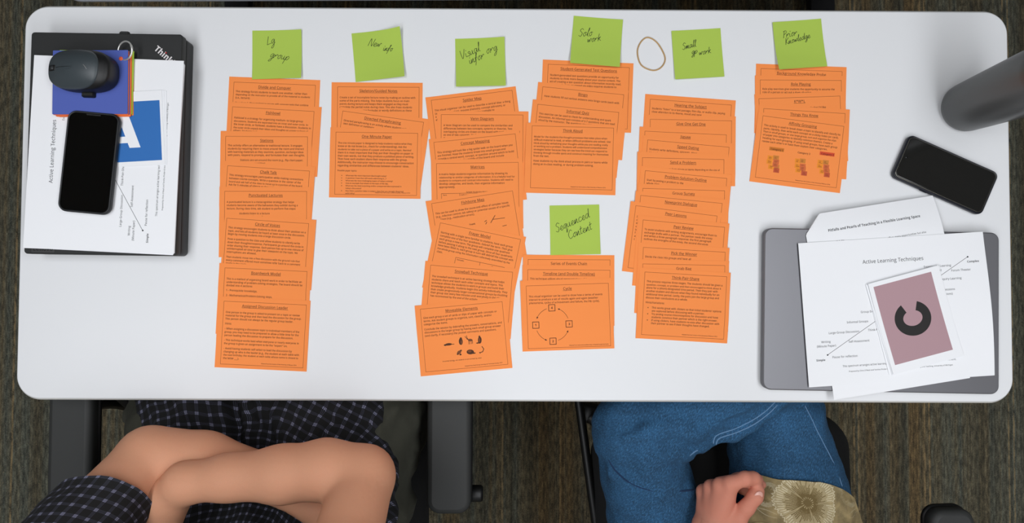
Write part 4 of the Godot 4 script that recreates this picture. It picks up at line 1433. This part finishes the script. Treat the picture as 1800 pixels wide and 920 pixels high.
func face_parts(c: Vector3, hair: Material, parent: Node) -> void:
	for x in [-1, 1]:
		var s := Solid.new()
		var ball := []
		for k in 9:
			ball.append(Vector2(0.0115 * sin(PI * k / 8.0) + 0.0001, -0.0115 * cos(PI * k / 8.0)))
		s.lathe(ball, Transform3D(Basis.IDENTITY, c + Vector3(x * 0.031, -0.008, -0.0885)), 14)
		place("eye", s.mesh(), M.eye, parent)
		s = Solid.new()
		s.tube(curve([c + Vector3(x * 0.015, 0.014, -0.103), c + Vector3(x * 0.032, 0.02, -0.1), c + Vector3(x * 0.05, 0.013, -0.088)], 4), 0.0035, 6)
		place("eyebrow", s.mesh(), hair, parent)
	var s := Solid.new()
	s.tube(curve([c + Vector3(-0.024, -0.066, -0.087), c + Vector3(0, -0.064, -0.1), c + Vector3(0.024, -0.066, -0.087)], 5), [0.001, 0.003, 0.004, 0.0045, 0.005, 0.005, 0.005, 0.0045, 0.004, 0.003, 0.001], 8)
	place("mouth", s.mesh(), M.lips, parent)
	var h := Flesh.new([[c + Vector3(0, 0.045, 0.03), c + Vector3(0, 0.04, -0.02), 0.088, 0.078], [c + Vector3(0, -0.01, 0.05), c + Vector3(0, -0.06, 0.055), 0.075, 0.055]], 0.03, 0.009)
	s = Solid.new()
	h.skin(s)
	place("hair", s.mesh(), hair, parent)

func shoe(at: Vector3, parent: Node) -> void:
	var f := Flesh.new([[at + Vector3(0, 0.05, 0.06), at + Vector3(0, 0.042, -0.04), 0.042, 0.04], [at + Vector3(0, 0.04, -0.04), at + Vector3(0, 0.034, -0.14), 0.042, 0.033]], 0.02, 0.011)
	var s := Solid.new()
	f.skin(s)
	place("shoe", s.mesh(), M.soft_black, parent)

func sleeve(bones: Array, from: Vector3, to: Vector3, grow: float, end: float, tex_m: Material, parent: Node, turn := 0.0, tilt := 0.0) -> void:
	# a tube of cloth round the upper arm that stops cleanly at the hem
	var d := (to - from).normalized()
	var side := d.cross(Vector3.UP).normalized()
	var up := side.cross(d)
	var rings := []
	var s := Solid.new()
	var first := 0
	var n := 40
	var rows := 26
	var wave := FastNoiseLite.new()
	wave.seed = 31
	wave.frequency = 3.2
	for i in rows + 1:
		var t := float(i) / rows
		var c := from.lerp(to, t * end)
		var r0 := lerpf(bones[2], bones[3], t * end) + grow
		for j in n + 1:
			var a := TAU * j / n
			var dir := side * cos(a) + up * sin(a)
			var r := r0 + wave.get_noise_3dv((c + dir * r0) * Vector3(5, 5, 5)) * 0.006 + 0.004 * t * t
			s.add(c + dir * r + d * dir.x * tilt * t, Vector2((a * r0 + turn * t * 0.1) / 0.0138, t * from.distance_to(to) * end / 0.0138))
	for i in rows:
		for j in n:
			var a := i * (n + 1) + j
			s.quad(a, a + 1, a + n + 2, a + n + 1)
	s.outward(0)
	# the hem turns in over 6 mm and runs back inside
	var base := rows * (n + 1)
	var low := s.v.size()
	for j in n + 1:
		s.add(s.v[base + j] - d * 0.012 - (s.v[base + j] - from.lerp(to, end)).normalized() * 0.0075, s.uv[base + j])
	for j in n:
		s.quad(base + j, base + j + 1, low + j + 1, low + j)
	place("sleeve", s.mesh(), tex_m, parent)

func build_person_plaid() -> void:
	var o := thing("person", "person in a black plaid short-sleeved shirt with bare forearms crossed, seated at the left", "person")
	var sh := [Vector3(-0.615, 1.03, 0.58), Vector3(-0.225, 1.03, 0.595)]
	var el := [Vector3(-0.533, 0.795, 0.381), Vector3(-0.2135, 0.828, 0.397)]
	var bones := [
		[Vector3(-0.42, 0.62, 0.66), Vector3(-0.42, 0.98, 0.65), 0.12, 0.115],
		[sh[0], sh[1], 0.058, 0.058],
	]
	var c := Vector3(-0.42, 1.31, 0.62)
	bones.append_array(head_bones(c))
	# left arm: the forearm runs in under the other one
	bones.append_array(chain([sh[0], Vector3(-0.582, 0.92, 0.475), el[0]], [0.056, 0.05, 0.043]))
	bones.append_array(chain([el[0] + Vector3(0.006, 0, -0.008), Vector3(-0.455, 0.78, 0.386), Vector3(-0.37, 0.77, 0.41), Vector3(-0.305, 0.765, 0.447)], [0.043, 0.043, 0.033, 0.026]))
	bones.append_array(chain([Vector3(-0.305, 0.765, 0.447), Vector3(-0.26, 0.775, 0.475), Vector3(-0.235, 0.80, 0.50)], [0.026, 0.03, 0.02]))
	var s := Solid.new()
	bones.append_array(chain([sh[1], Vector3(-0.222, 0.93, 0.47)], [0.056, 0.048]))
	Flesh.new(bones, 0.012, 0.0075).skin(s)
	# right arm: the forearm lies on top and the hand is tucked under the left upper arm
	var over := chain([sh[1], Vector3(-0.219, 0.93, 0.47), el[1]], [0.054, 0.045, 0.042])
	over.append_array(chain([el[1] + Vector3(0.002, 0, -0.008), Vector3(-0.265, 0.831, 0.383), Vector3(-0.325, 0.832, 0.389), Vector3(-0.40, 0.832, 0.394), Vector3(-0.46, 0.83, 0.402)], [0.04, 0.0405, 0.0385, 0.031, 0.0275]))
	over.append_array(chain([Vector3(-0.46, 0.83, 0.402), Vector3(-0.496, 0.815, 0.428), Vector3(-0.51, 0.80, 0.458)], [0.0275, 0.027, 0.028]))
	over.append_array(chain([Vector3(-0.495, 0.81, 0.435), Vector3(-0.52, 0.79, 0.51)], [0.03, 0.022]))
	Flesh.new(over, 0.014, 0.006).skin(s)
	# the tucked fingers
	var fingers := []
	for k in 4:
		var x := -0.50 - 0.016 * k
		fingers.append_array(chain([Vector3(x, 0.795, 0.50), Vector3(x - 0.004, 0.785, 0.53), Vector3(x - 0.006, 0.77, 0.553 - 0.004 * absf(k - 1.0))], [0.0095, 0.009, 0.007]))
		x = -0.262 + 0.016 * k
		fingers.append_array(chain([Vector3(x, 0.782, 0.478), Vector3(x + 0.003, 0.79, 0.495), Vector3(x + 0.006, 0.80, 0.505 - 0.004 * absf(k - 1.0))], [0.0095, 0.009, 0.007]))
	Flesh.new(fingers, 0.006, 0.004).skin(s)
	place("body", s.mesh(), M.skin, o)
	face_parts(c, M.hair, o)
	# shirt: torso and the loose front lying over the lap
	var fold := FastNoiseLite.new()
	fold.seed = 77
	fold.frequency = 9.0
	var wrink := FastNoiseLite.new()
	wrink.seed = 5
	wrink.frequency = 20.0
	var cloth_bones := [
		[Vector3(-0.42, 0.64, 0.64), Vector3(-0.42, 0.98, 0.65), 0.145, 0.135],
		[Vector3(-0.61, 1.03, 0.585), Vector3(-0.23, 1.03, 0.6), 0.078, 0.078],
		[Vector3(-0.612, 1.03, 0.582), Vector3(-0.6, 0.98, 0.53), 0.074, 0.066],
		[Vector3(-0.228, 1.03, 0.597), Vector3(-0.224, 0.98, 0.545), 0.074, 0.066],
		[Vector3(-0.48, 0.66, 0.6), Vector3(-0.36, 0.66, 0.6), 0.13, 0.13],
		[Vector3(-0.528, 0.595, 0.55), Vector3(-0.535, 0.59, 0.26), 0.108, 0.103],
		[Vector3(-0.325, 0.61, 0.56), Vector3(-0.31, 0.60, 0.26), 0.11, 0.105],
		[Vector3(-0.44, 0.60, 0.56), Vector3(-0.455, 0.575, 0.27), 0.09, 0.085],
		[Vector3(-0.25, 0.66, 0.62), Vector3(-0.243, 0.66, 0.44), 0.06, 0.05],
	]
	var shirt := Flesh.new(cloth_bones, 0.05, 0.008)
	shirt.bend(func(p: Vector3):
		var q := Vector2(p.x, p.z).rotated(0.55)
		var w := fold.get_noise_2d(q.x * 2.4, q.y * 0.7) * 0.016 + wrink.get_noise_2d(q.x * 1.6 + p.y, q.y * 0.9) * 0.006
		var gap := absf(p.x + 0.458 - (p.z - 0.33) * 0.25)
		return w - 0.03 * clampf(1.0 - gap / 0.014, 0.0, 1.0) * clampf((0.40 - p.z) / 0.03, 0.0, 1.0))
	s = Solid.new()
	shirt.skin(s, func(p: Vector3):
		var right := smoothstep(-0.47, -0.30, p.x)
		var q := Vector2(p.x + 0.42, p.z - 0.4 + (p.y - 0.65) * 0.6)
		q += Vector2(fold.get_noise_2d(p.x * 1.3, p.z * 1.3), fold.get_noise_2d(p.z * 1.3 + 40.0, p.x * 1.3)) * 0.007
		return q.rotated(lerpf(0.18, -0.42, right)) / 0.0165)
	place("shirt", s.mesh(), M.plaid, o)
	sleeve([0, 0, 0.058, 0.048], sh[0] + Vector3(-0.012, 0.018, 0.014), el[0] + Vector3(-0.012, 0.012, 0.0), 0.007, 0.815, M.plaid, o, 0.4, 0.018)
	sleeve([0, 0, 0.058, 0.048], sh[1] + Vector3(0, 0.018, 0.014), el[1] + Vector3(0, 0.012, 0.0), 0.007, 0.66, M.plaid, o, 0.0)
	# trousers
	var trouser_bones := [
		[Vector3(-0.51, 0.565, 0.68), Vector3(-0.33, 0.565, 0.68), 0.12, 0.12],
		[Vector3(-0.53, 0.565, 0.64), Vector3(-0.575, 0.565, 0.36), 0.1, 0.096], [Vector3(-0.575, 0.565, 0.36), Vector3(-0.565, 0.56, 0.17), 0.095, 0.078],
		[Vector3(-0.305, 0.57, 0.66), Vector3(-0.257, 0.565, 0.36), 0.108, 0.1], [Vector3(-0.257, 0.565, 0.36), Vector3(-0.247, 0.565, 0.17), 0.098, 0.08],
		[Vector3(-0.563, 0.55, 0.17), Vector3(-0.56, 0.11, 0.2), 0.076, 0.055],
		[Vector3(-0.252, 0.555, 0.17), Vector3(-0.26, 0.11, 0.2), 0.078, 0.055],
	]
	var legs := Flesh.new(trouser_bones, 0.03, 0.0095)
	legs.bend(func(p: Vector3):
		var q := Vector2(p.x, p.z).rotated(-0.5)
		return fold.get_noise_2d(q.x * 2.6 + 9.0, q.y * 0.9) * 0.016 + wrink.get_noise_2d(q.x * 1.5, q.y * 0.5) * 0.006)
	s = Solid.new()
	legs.skin(s)
	place("trousers", s.mesh(), M.olive, o)
	shoe(Vector3(-0.56, 0.0, 0.17), o)
	shoe(Vector3(-0.26, 0.0, 0.17), o)

func build_person_jeans() -> void:
	var o := thing("person", "person in blue jeans and a khaki floral shirt with crossed leg, seated at the right", "person")
	var c := Vector3(0.46, 1.33, 0.72)
	var bones := [
		[Vector3(0.45, 0.62, 0.76), Vector3(0.455, 1.0, 0.75), 0.12, 0.115],
		[Vector3(0.27, 1.05, 0.72), Vector3(0.65, 1.05, 0.72), 0.058, 0.058],
	]
	bones.append_array(head_bones(c))
	var wrist := Vector3(0.321, 0.668, 0.515)
	bones.append_array(chain([Vector3(0.27, 1.05, 0.72), Vector3(0.285, 0.80, 0.72), Vector3(0.31, 0.70, 0.62), wrist], [0.055, 0.045, 0.04, 0.03]))
	bones.append_array(chain([Vector3(0.65, 1.05, 0.72), Vector3(0.675, 0.80, 0.72), Vector3(0.62, 0.71, 0.62), Vector3(0.575, 0.685, 0.575)], [0.055, 0.045, 0.037, 0.028]))
	bones.append_array(chain([Vector3(0.575, 0.685, 0.575), Vector3(0.555, 0.68, 0.555)], [0.03, 0.03]))
	var s := Solid.new()
	Flesh.new(bones, 0.012, 0.009).skin(s)
	# the hand in view: thumb side up, fingers curling to the right
	var hand_bones := []
	var knuckle := [Vector3(0.3385, 0.699, 0.438), Vector3(0.3265, 0.687, 0.4435), Vector3(0.317, 0.668, 0.452), Vector3(0.310, 0.648, 0.464)]
	for k in 4:
		hand_bones.append([wrist + Vector3(0.006 - 0.006 * k, 0.006 - 0.005 * k, -0.008), knuckle[k], 0.02 - 0.0015 * k, 0.0125 - 0.0006 * k])
	hand_bones.append([wrist, wrist + Vector3(-0.003, 0.01, 0.06), 0.0285, 0.031])
	hand_bones.append([wrist + Vector3(-0.012, -0.008, 0.004), wrist + Vector3(-0.012, -0.002, 0.06), 0.022, 0.026])
	hand_bones.append_array(chain([knuckle[0], Vector3(0.3595, 0.706, 0.4275), Vector3(0.3745, 0.700, 0.4285), Vector3(0.385, 0.692, 0.432)], [0.0118, 0.0106, 0.0096, 0.008]))
	hand_bones.append_array(chain([knuckle[1], Vector3(0.3565, 0.684, 0.4355), Vector3(0.380, 0.682, 0.440), Vector3(0.3945, 0.678, 0.4445)], [0.0118, 0.0106, 0.0096, 0.008]))
	hand_bones.append_array(chain([knuckle[2], Vector3(0.352, 0.661, 0.4465), Vector3(0.372, 0.655, 0.456), Vector3(0.38, 0.648, 0.4645)], [0.0112, 0.0102, 0.0092, 0.0078]))
	hand_bones.append_array(chain([knuckle[3], Vector3(0.335, 0.638, 0.464), Vector3(0.35, 0.63, 0.473), Vector3(0.357, 0.624, 0.481)], [0.0102, 0.009, 0.0082, 0.007]))
	hand_bones.append_array(chain([wrist + Vector3(0.012, 0.008, -0.004), Vector3(0.353, 0.689, 0.4965), Vector3(0.365, 0.697, 0.475), Vector3(0.377, 0.701, 0.457), Vector3(0.383, 0.699, 0.448)], [0.02, 0.0135, 0.0118, 0.0112, 0.0092]))
	Flesh.new(hand_bones, 0.0075, 0.003).skin(s)
	# the other hand rests on the thigh
	var rest := [[Vector3(0.56, 0.685, 0.56), Vector3(0.54, 0.684, 0.53), 0.03, 0.026], [Vector3(0.575, 0.685, 0.56), Vector3(0.56, 0.684, 0.53), 0.028, 0.024]]
	for k in 4:
		rest.append_array(chain([Vector3(0.525 + 0.017 * k, 0.682, 0.528), Vector3(0.519 + 0.018 * k, 0.68, 0.505 - 0.003 * (k % 3)), Vector3(0.515 + 0.018 * k, 0.672, 0.492 - 0.004 * (k % 3))], [0.010, 0.009, 0.0075]))
	rest.append_array(chain([Vector3(0.545, 0.685, 0.56), Vector3(0.515, 0.684, 0.548), Vector3(0.5, 0.68, 0.53)], [0.016, 0.012, 0.009]))
	for b in rest:
		for q in 2:
			b[q] += Vector3(0.0, 0.025, 0.075)
	Flesh.new(rest, 0.008, 0.005).skin(s)
	var body := place("body", s.mesh(), M.skin_pink, o)
	s = Solid.new()
	var dome := []
	for k in 7:
		dome.append(Vector2(0.0062 * sin(PI / 2 * k / 6.0) + 0.0001, 0.0016 * cos(PI / 2 * k / 6.0)))
	dome.append(Vector2(0.0001, -0.0004))
	s.lathe(dome, Transform3D(Basis(Vector3(0.78, -0.1, -0.62), Vector3(0.12, 0.98, 0.02), Vector3(0.62, 0.0, 0.78)) * Basis.from_scale(Vector3(1.25, 1, 1)), Vector3(0.3788, 0.7108, 0.4525)), 18)
	place("thumbnail", s.mesh(), M.nail, body)
	face_parts(c, M.hair_grey, o)
	# jeans
	var jean_bones := [
		[Vector3(0.34, 0.58, 0.76), Vector3(0.54, 0.58, 0.76), 0.12, 0.12],
		[Vector3(0.335, 0.57, 0.72), Vector3(0.245, 0.565, 0.53), 0.098, 0.082],
		[Vector3(0.245, 0.565, 0.53), Vector3(0.21, 0.595, 0.375), 0.08, 0.074],
		[Vector3(0.21, 0.597, 0.372), Vector3(0.355, 0.60, 0.30), 0.075, 0.078],
		[Vector3(0.355, 0.60, 0.30), Vector3(0.53, 0.59, 0.24), 0.078, 0.058],
		[Vector3(0.515, 0.56, 0.72), Vector3(0.49, 0.548, 0.48), 0.108, 0.098],
		[Vector3(0.49, 0.548, 0.48), Vector3(0.43, 0.52, 0.17), 0.096, 0.07],
		[Vector3(0.43, 0.5, 0.17), Vector3(0.43, 0.12, 0.17), 0.07, 0.06],
	]
	# folds behind the bent knee and along the shin
	var plain_legs := Flesh.new(jean_bones, 0.022, 0.009)
	for r in [
		[[Vector2(0.18, 0.375), Vector2(0.21, 0.364), Vector2(0.24, 0.358), Vector2(0.2706, 0.3556), Vector2(0.2937, 0.3665), Vector2(0.307, 0.384), Vector2(0.313, 0.398)], [0.008, 0.012, 0.0135, 0.0135, 0.0125, 0.0115, 0.01], 0.006],
		[[Vector2(0.232, 0.398), Vector2(0.255, 0.397), Vector2(0.272, 0.4), Vector2(0.289, 0.4075)], [0.008, 0.013, 0.014, 0.011], 0.006],
		[[Vector2(0.328, 0.378), Vector2(0.36, 0.368), Vector2(0.39, 0.352), Vector2(0.42, 0.332), Vector2(0.45, 0.305)], [0.01, 0.013, 0.013, 0.012, 0.012], 0.005],
		[[Vector2(0.33, 0.335), Vector2(0.37, 0.318), Vector2(0.42, 0.3)], [0.006, 0.011, 0.009], 0.003],
		[[Vector2(0.165, 0.44), Vector2(0.2, 0.456), Vector2(0.24, 0.466), Vector2(0.29, 0.472)], [0.012, 0.014, 0.014, 0.012], 0.002],
		[[Vector2(0.2, 0.4), Vector2(0.215, 0.425), Vector2(0.24, 0.44)], [0.008, 0.012, 0.008], 0.002],
		[[Vector2(0.43, 0.40), Vector2(0.455, 0.43), Vector2(0.49, 0.448)], [0.008, 0.012, 0.008], 0.002],
	]:
		var at := []
		for k in r[0].size():
			at.append(Vector3(r[0][k].x, plain_legs.top(r[0][k].x, r[0][k].y) + r[2] - r[1][k], r[0][k].y))
		jean_bones.append_array(chain(at, r[1]))
	var f := Flesh.new(jean_bones, 0.009, 0.006)
	var fold := FastNoiseLite.new()
	fold.seed = 19
	fold.frequency = 9.0
	f.bend(func(p: Vector3):
		var q := Vector2(p.x, p.z).rotated(0.6)
		return fold.get_noise_3d(q.x * 1.0, p.y * 1.2, q.y * 1.7) * 0.0075)
	s = Solid.new()
	f.skin(s)
	var jeans := place("jeans", s.mesh(), M.denim, o)
	seam("seam", f, [Vector2(0.425, 0.3164), Vector2(0.4082, 0.3312), Vector2(0.3831, 0.3469), Vector2(0.3552, 0.3608), Vector2(0.3292, 0.371), Vector2(0.324, 0.384)], 0.0011, M.denim_pale, jeans)
	seam("seam", f, [Vector2(0.4295, 0.321), Vector2(0.412, 0.3365), Vector2(0.386, 0.353), Vector2(0.3585, 0.3665), Vector2(0.334, 0.376), Vector2(0.3295, 0.386)], 0.0011, M.denim_pale, jeans)
	seam("seam", f, [Vector2(0.285, 0.4035), Vector2(0.291, 0.4005), Vector2(0.2985, 0.395)], 0.0013, M.denim_pale, jeans)
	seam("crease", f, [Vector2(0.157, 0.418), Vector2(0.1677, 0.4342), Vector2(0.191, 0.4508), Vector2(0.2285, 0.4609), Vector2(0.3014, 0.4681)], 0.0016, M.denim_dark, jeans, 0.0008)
	seam("seam", f, [Vector2(0.4929, 0.3295), Vector2(0.5138, 0.3725), Vector2(0.5327, 0.4106), Vector2(0.5515, 0.4629)], 0.0009, M.denim_pale, jeans)
	# khaki shirt: torso and the front hem lying on the thigh
	var torso := Flesh.new([
		[Vector3(0.45, 0.66, 0.76), Vector3(0.455, 1.02, 0.75), 0.15, 0.13], [Vector3(0.30, 1.04, 0.725), Vector3(0.62, 1.04, 0.725), 0.075, 0.075],
		[Vector3(0.28, 1.03, 0.725), Vector3(0.284, 0.87, 0.725), 0.075, 0.07], [Vector3(0.64, 1.03, 0.725), Vector3(0.668, 0.87, 0.725), 0.075, 0.07]], 0.04, 0.011)
	s = Solid.new()
	torso.skin(s)
	place("shirt", s.mesh(), M.floral, o)
	var hem := Solid.new()
	var nu := 40
	var nv := 30
	for side in 2:
		for j in nv + 1:
			for i in nu + 1:
				var u := float(i) / nu
				var v := float(j) / nv
				var x := lerpf(0.402 - 0.055 * v, 0.572 + 0.11 * v, u)
				var z := 0.4445 + 0.008 * u + 0.03 * pow(u, 6.0) + 0.002 * sin(u * 9.0) + v * 0.27
				var y := maxf(f.top(x, z), 0.54) + 0.007 + 0.004 * fold.get_noise_2d(x * 2.0, z * 2.0) + 0.004 * sin(x * 60.0 + v * 3.0) * v
				y = maxf(y, 0.64 - 3.5 * (x - 0.5) ** 2 - 0.1 * (0.2 if v > 0.3 else 0.0))
				hem.add(Vector3(x, y - side * 0.0025, z))
	for side in 2:
		for j in nv:
			for i in nu:
				var a: int = side * (nu + 1) * (nv + 1) + j * (nu + 1) + i
				if side == 0:
					hem.quad(a, a + nu + 1, a + nu + 2, a + 1)
				else:
					hem.quad(a, a + 1, a + nu + 2, a + nu + 1)
	for i in nu:
		var b := (nu + 1) * (nv + 1) + i
		hem.quad(i, i + 1, b + 1, b, 1)
	hem.outward(0)
	place("shirt_hem", hem.mesh(), M.floral, o)
	shoe(Vector3(0.43, 0.0, 0.14), o)
	var sh := Flesh.new([[Vector3(0.55, 0.585, 0.235), Vector3(0.60, 0.58, 0.215), 0.045, 0.046], [Vector3(0.60, 0.58, 0.22), Vector3(0.61, 0.585, 0.1), 0.044, 0.036]], 0.02, 0.011)
	s = Solid.new()
	sh.skin(s)
	place("shoe", s.mesh(), M.soft_black, o)

# ------------------------------------------------------------------ chairs
func make_chair(label: String, at: Vector3, turn: float, pads: Array, seat_w: float) -> void:
	var o := thing("office_chair", label, "chair", at, turn)
	var s := Solid.new()
	s.slab(seat_w, 0.5, 0.07, [Vector2(0.02, 0.405), Vector2(0.004, 0.415), Vector2(0, 0.432), Vector2(0.004, 0.452), Vector2(0.018, 0.464), Vector2(0.06, 0.468)], Transform3D.IDENTITY, 8)
	place("seat", s.mesh(), M.chair_black, o)
	s = Solid.new()
	var rings := []
	for k in 15:
		var t := k / 14.0
		var y := 0.56 + 0.5 * t
		var w := 0.21 + 0.02 * sin(PI * t) - 0.05 * maxf(0.0, t - 0.75) * 4.0 * (t - 0.75)
		var ring := PackedVector3Array()
		for p in Solid.rrect(2 * w * clampf(0.9 + 4.0 * minf(t, 1.0 - t), 0.0, 1.0), 0.05, 0.02, 0.0, 4):
			ring.append(Vector3(p.x, y, 0.29 + p.z + 0.07 * t + 0.5 * p.x * p.x * -1.0))
		rings.append(ring)
	s.loft(rings)
	place("backrest", s.mesh(), M.chair_black, o)
	s = Solid.new()
	s.tube(curve([Vector3(0, 0.4, 0.1), Vector3(0, 0.4, 0.3), Vector3(0, 0.5, 0.35), Vector3(0, 0.72, 0.355)], 5), 0.022, 10, Vector2(1.6, 0.8))
	place("back_support", s.mesh(), M.black, o)
	s = Solid.new()
	s.lathe([Vector2(0.002, 0.08), Vector2(0.03, 0.08), Vector2(0.03, 0.22), Vector2(0.02, 0.225), Vector2(0.02, 0.38), Vector2(0.07, 0.385), Vector2(0.07, 0.406), Vector2(0.002, 0.406)])
	place("gas_column", s.mesh(), M.black, o)
	for k in 5:
		var a := TAU * (k + 0.083) / 5.0
		var d := Vector3(cos(a), 0, sin(a))
		s = Solid.new()
		s.tube([d * 0.02 + Vector3(0, 0.105, 0), d * 0.16 + Vector3(0, 0.095, 0), d * 0.28 + Vector3(0, 0.07, 0)], [0.026, 0.022, 0.016], 8)
		place("base_leg", s.mesh(), M.black, o)
		s = Solid.new()
		s.lathe([Vector2(0.003, -0.022), Vector2(0.022, -0.022), Vector2(0.027, -0.016), Vector2(0.027, 0.016), Vector2(0.022, 0.022), Vector2(0.003, 0.022)], Transform3D(Basis(Vector3.UP, -a + 0.5) * Basis(Vector3.RIGHT, PI / 2), d * 0.28 + Vector3(0, 0.0275, 0)), 18)
		place("caster", s.mesh(), M.black, o)
	for p in pads:                               # [x, front z, back z, width, height of the top]
		var e: float = signf(p[0])
		var h: float = p[4]
		s = Solid.new()
		s.slab(p[3], p[2] - p[1], 0.022, [Vector2(0.006, h - 0.03), Vector2(0, h - 0.024), Vector2(0, h - 0.008), Vector2(0.003, h - 0.002), Vector2(0.009, h)], Transform3D(Basis.IDENTITY, Vector3(p[0], 0, (p[1] + p[2]) / 2)), 8)
		var pad := place("armrest_pad", s.mesh(), M.chair_grey, o)
		s = Solid.new()
		s.slab(p[3] + 0.002, p[2] - p[1] + 0.004, 0.023, [Vector2(0.012, h - 0.04), Vector2(0, h - 0.032), Vector2(0, h - 0.026), Vector2(0.008, h - 0.024)], Transform3D(Basis.IDENTITY, Vector3(p[0], 0, (p[1] + p[2]) / 2)), 8)
		place("pad_rim", s.mesh(), M.black, pad)
		var mz: float = p[1] + 0.13
		s = Solid.new()
		s.tube(curve([Vector3(p[0] - e * 0.012, h - 0.035, mz), Vector3(p[0] - e * 0.016, h - 0.12, mz + 0.01), Vector3(p[0] - e * 0.04, 0.45, mz + 0.05), Vector3(p[0] - e * 0.09, 0.40, mz + 0.09), Vector3(e * 0.08, 0.395, mz + 0.12)], 5), 0.02, 10, Vector2(1.3, 0.8))
		place("arm_support", s.mesh(), M.black, o)
		s = Solid.new()
		s.tube([Vector3(p[0] - e * 0.03, h - 0.05, mz - 0.03), Vector3(p[0] - e * 0.055, h - 0.09, mz + 0.01), Vector3(p[0] - e * 0.1, 0.46, mz + 0.06)], [0.016, 0.022, 0.02], 8)
		place("arm_brace", s.mesh(), M.black, o)
		s = Solid.new()
		s.lathe([Vector2(0.002, -0.012), Vector2(0.012, -0.012), Vector2(0.014, -0.008), Vector2(0.014, 0.008), Vector2(0.012, 0.012), Vector2(0.002, 0.012)], Transform3D(Basis(Vector3.FORWARD, PI / 2), Vector3(p[0] + absf(p[3]) / 2 + 0.006, h - 0.045, p[2] - 0.022)), 16)
		place("adjuster_knob", s.mesh(), M.black, o)

func build_chairs() -> void:
	make_chair("black office chair with long grey armrests holding the person in plaid", Vector3(-0.425, 0, 0.615), 0.0, [[-0.3, -0.43, -0.09, 0.07, 0.665], [0.317, -0.43, -0.116, 0.072, 0.665]], 0.52)
	make_chair("black office chair holding the person in jeans, its seat corner showing", Vector3(0.405, 0, 0.63), deg_to_rad(2.0), [[-0.31, 0.06, 0.32, 0.07, 0.665], [0.312, -0.13, 0.16, 0.072, 0.665]], 0.5)
	var o := get_node("office_chair_001")
	var s := Solid.new()
	s.tube([Vector3(-0.275, 0.44, -0.34), Vector3(-0.262, 0.45, -0.2), Vector3(-0.24, 0.44, 0.0), Vector3(-0.2, 0.41, 0.1)], 0.0085, 8)
	place("side_bar", s.mesh(), M.black, o)

func _ready() -> void:
	build_light()
	make_materials()
	build_room()
	build_tables()
	build_chairs()
	build_person_plaid()
	build_person_jeans()
	build_laptops()
	build_handouts()
	build_cards()
	build_notes()
	build_phones()
	build_ring_cards()
	build_mouse()
	build_tumbler()
	build_band()
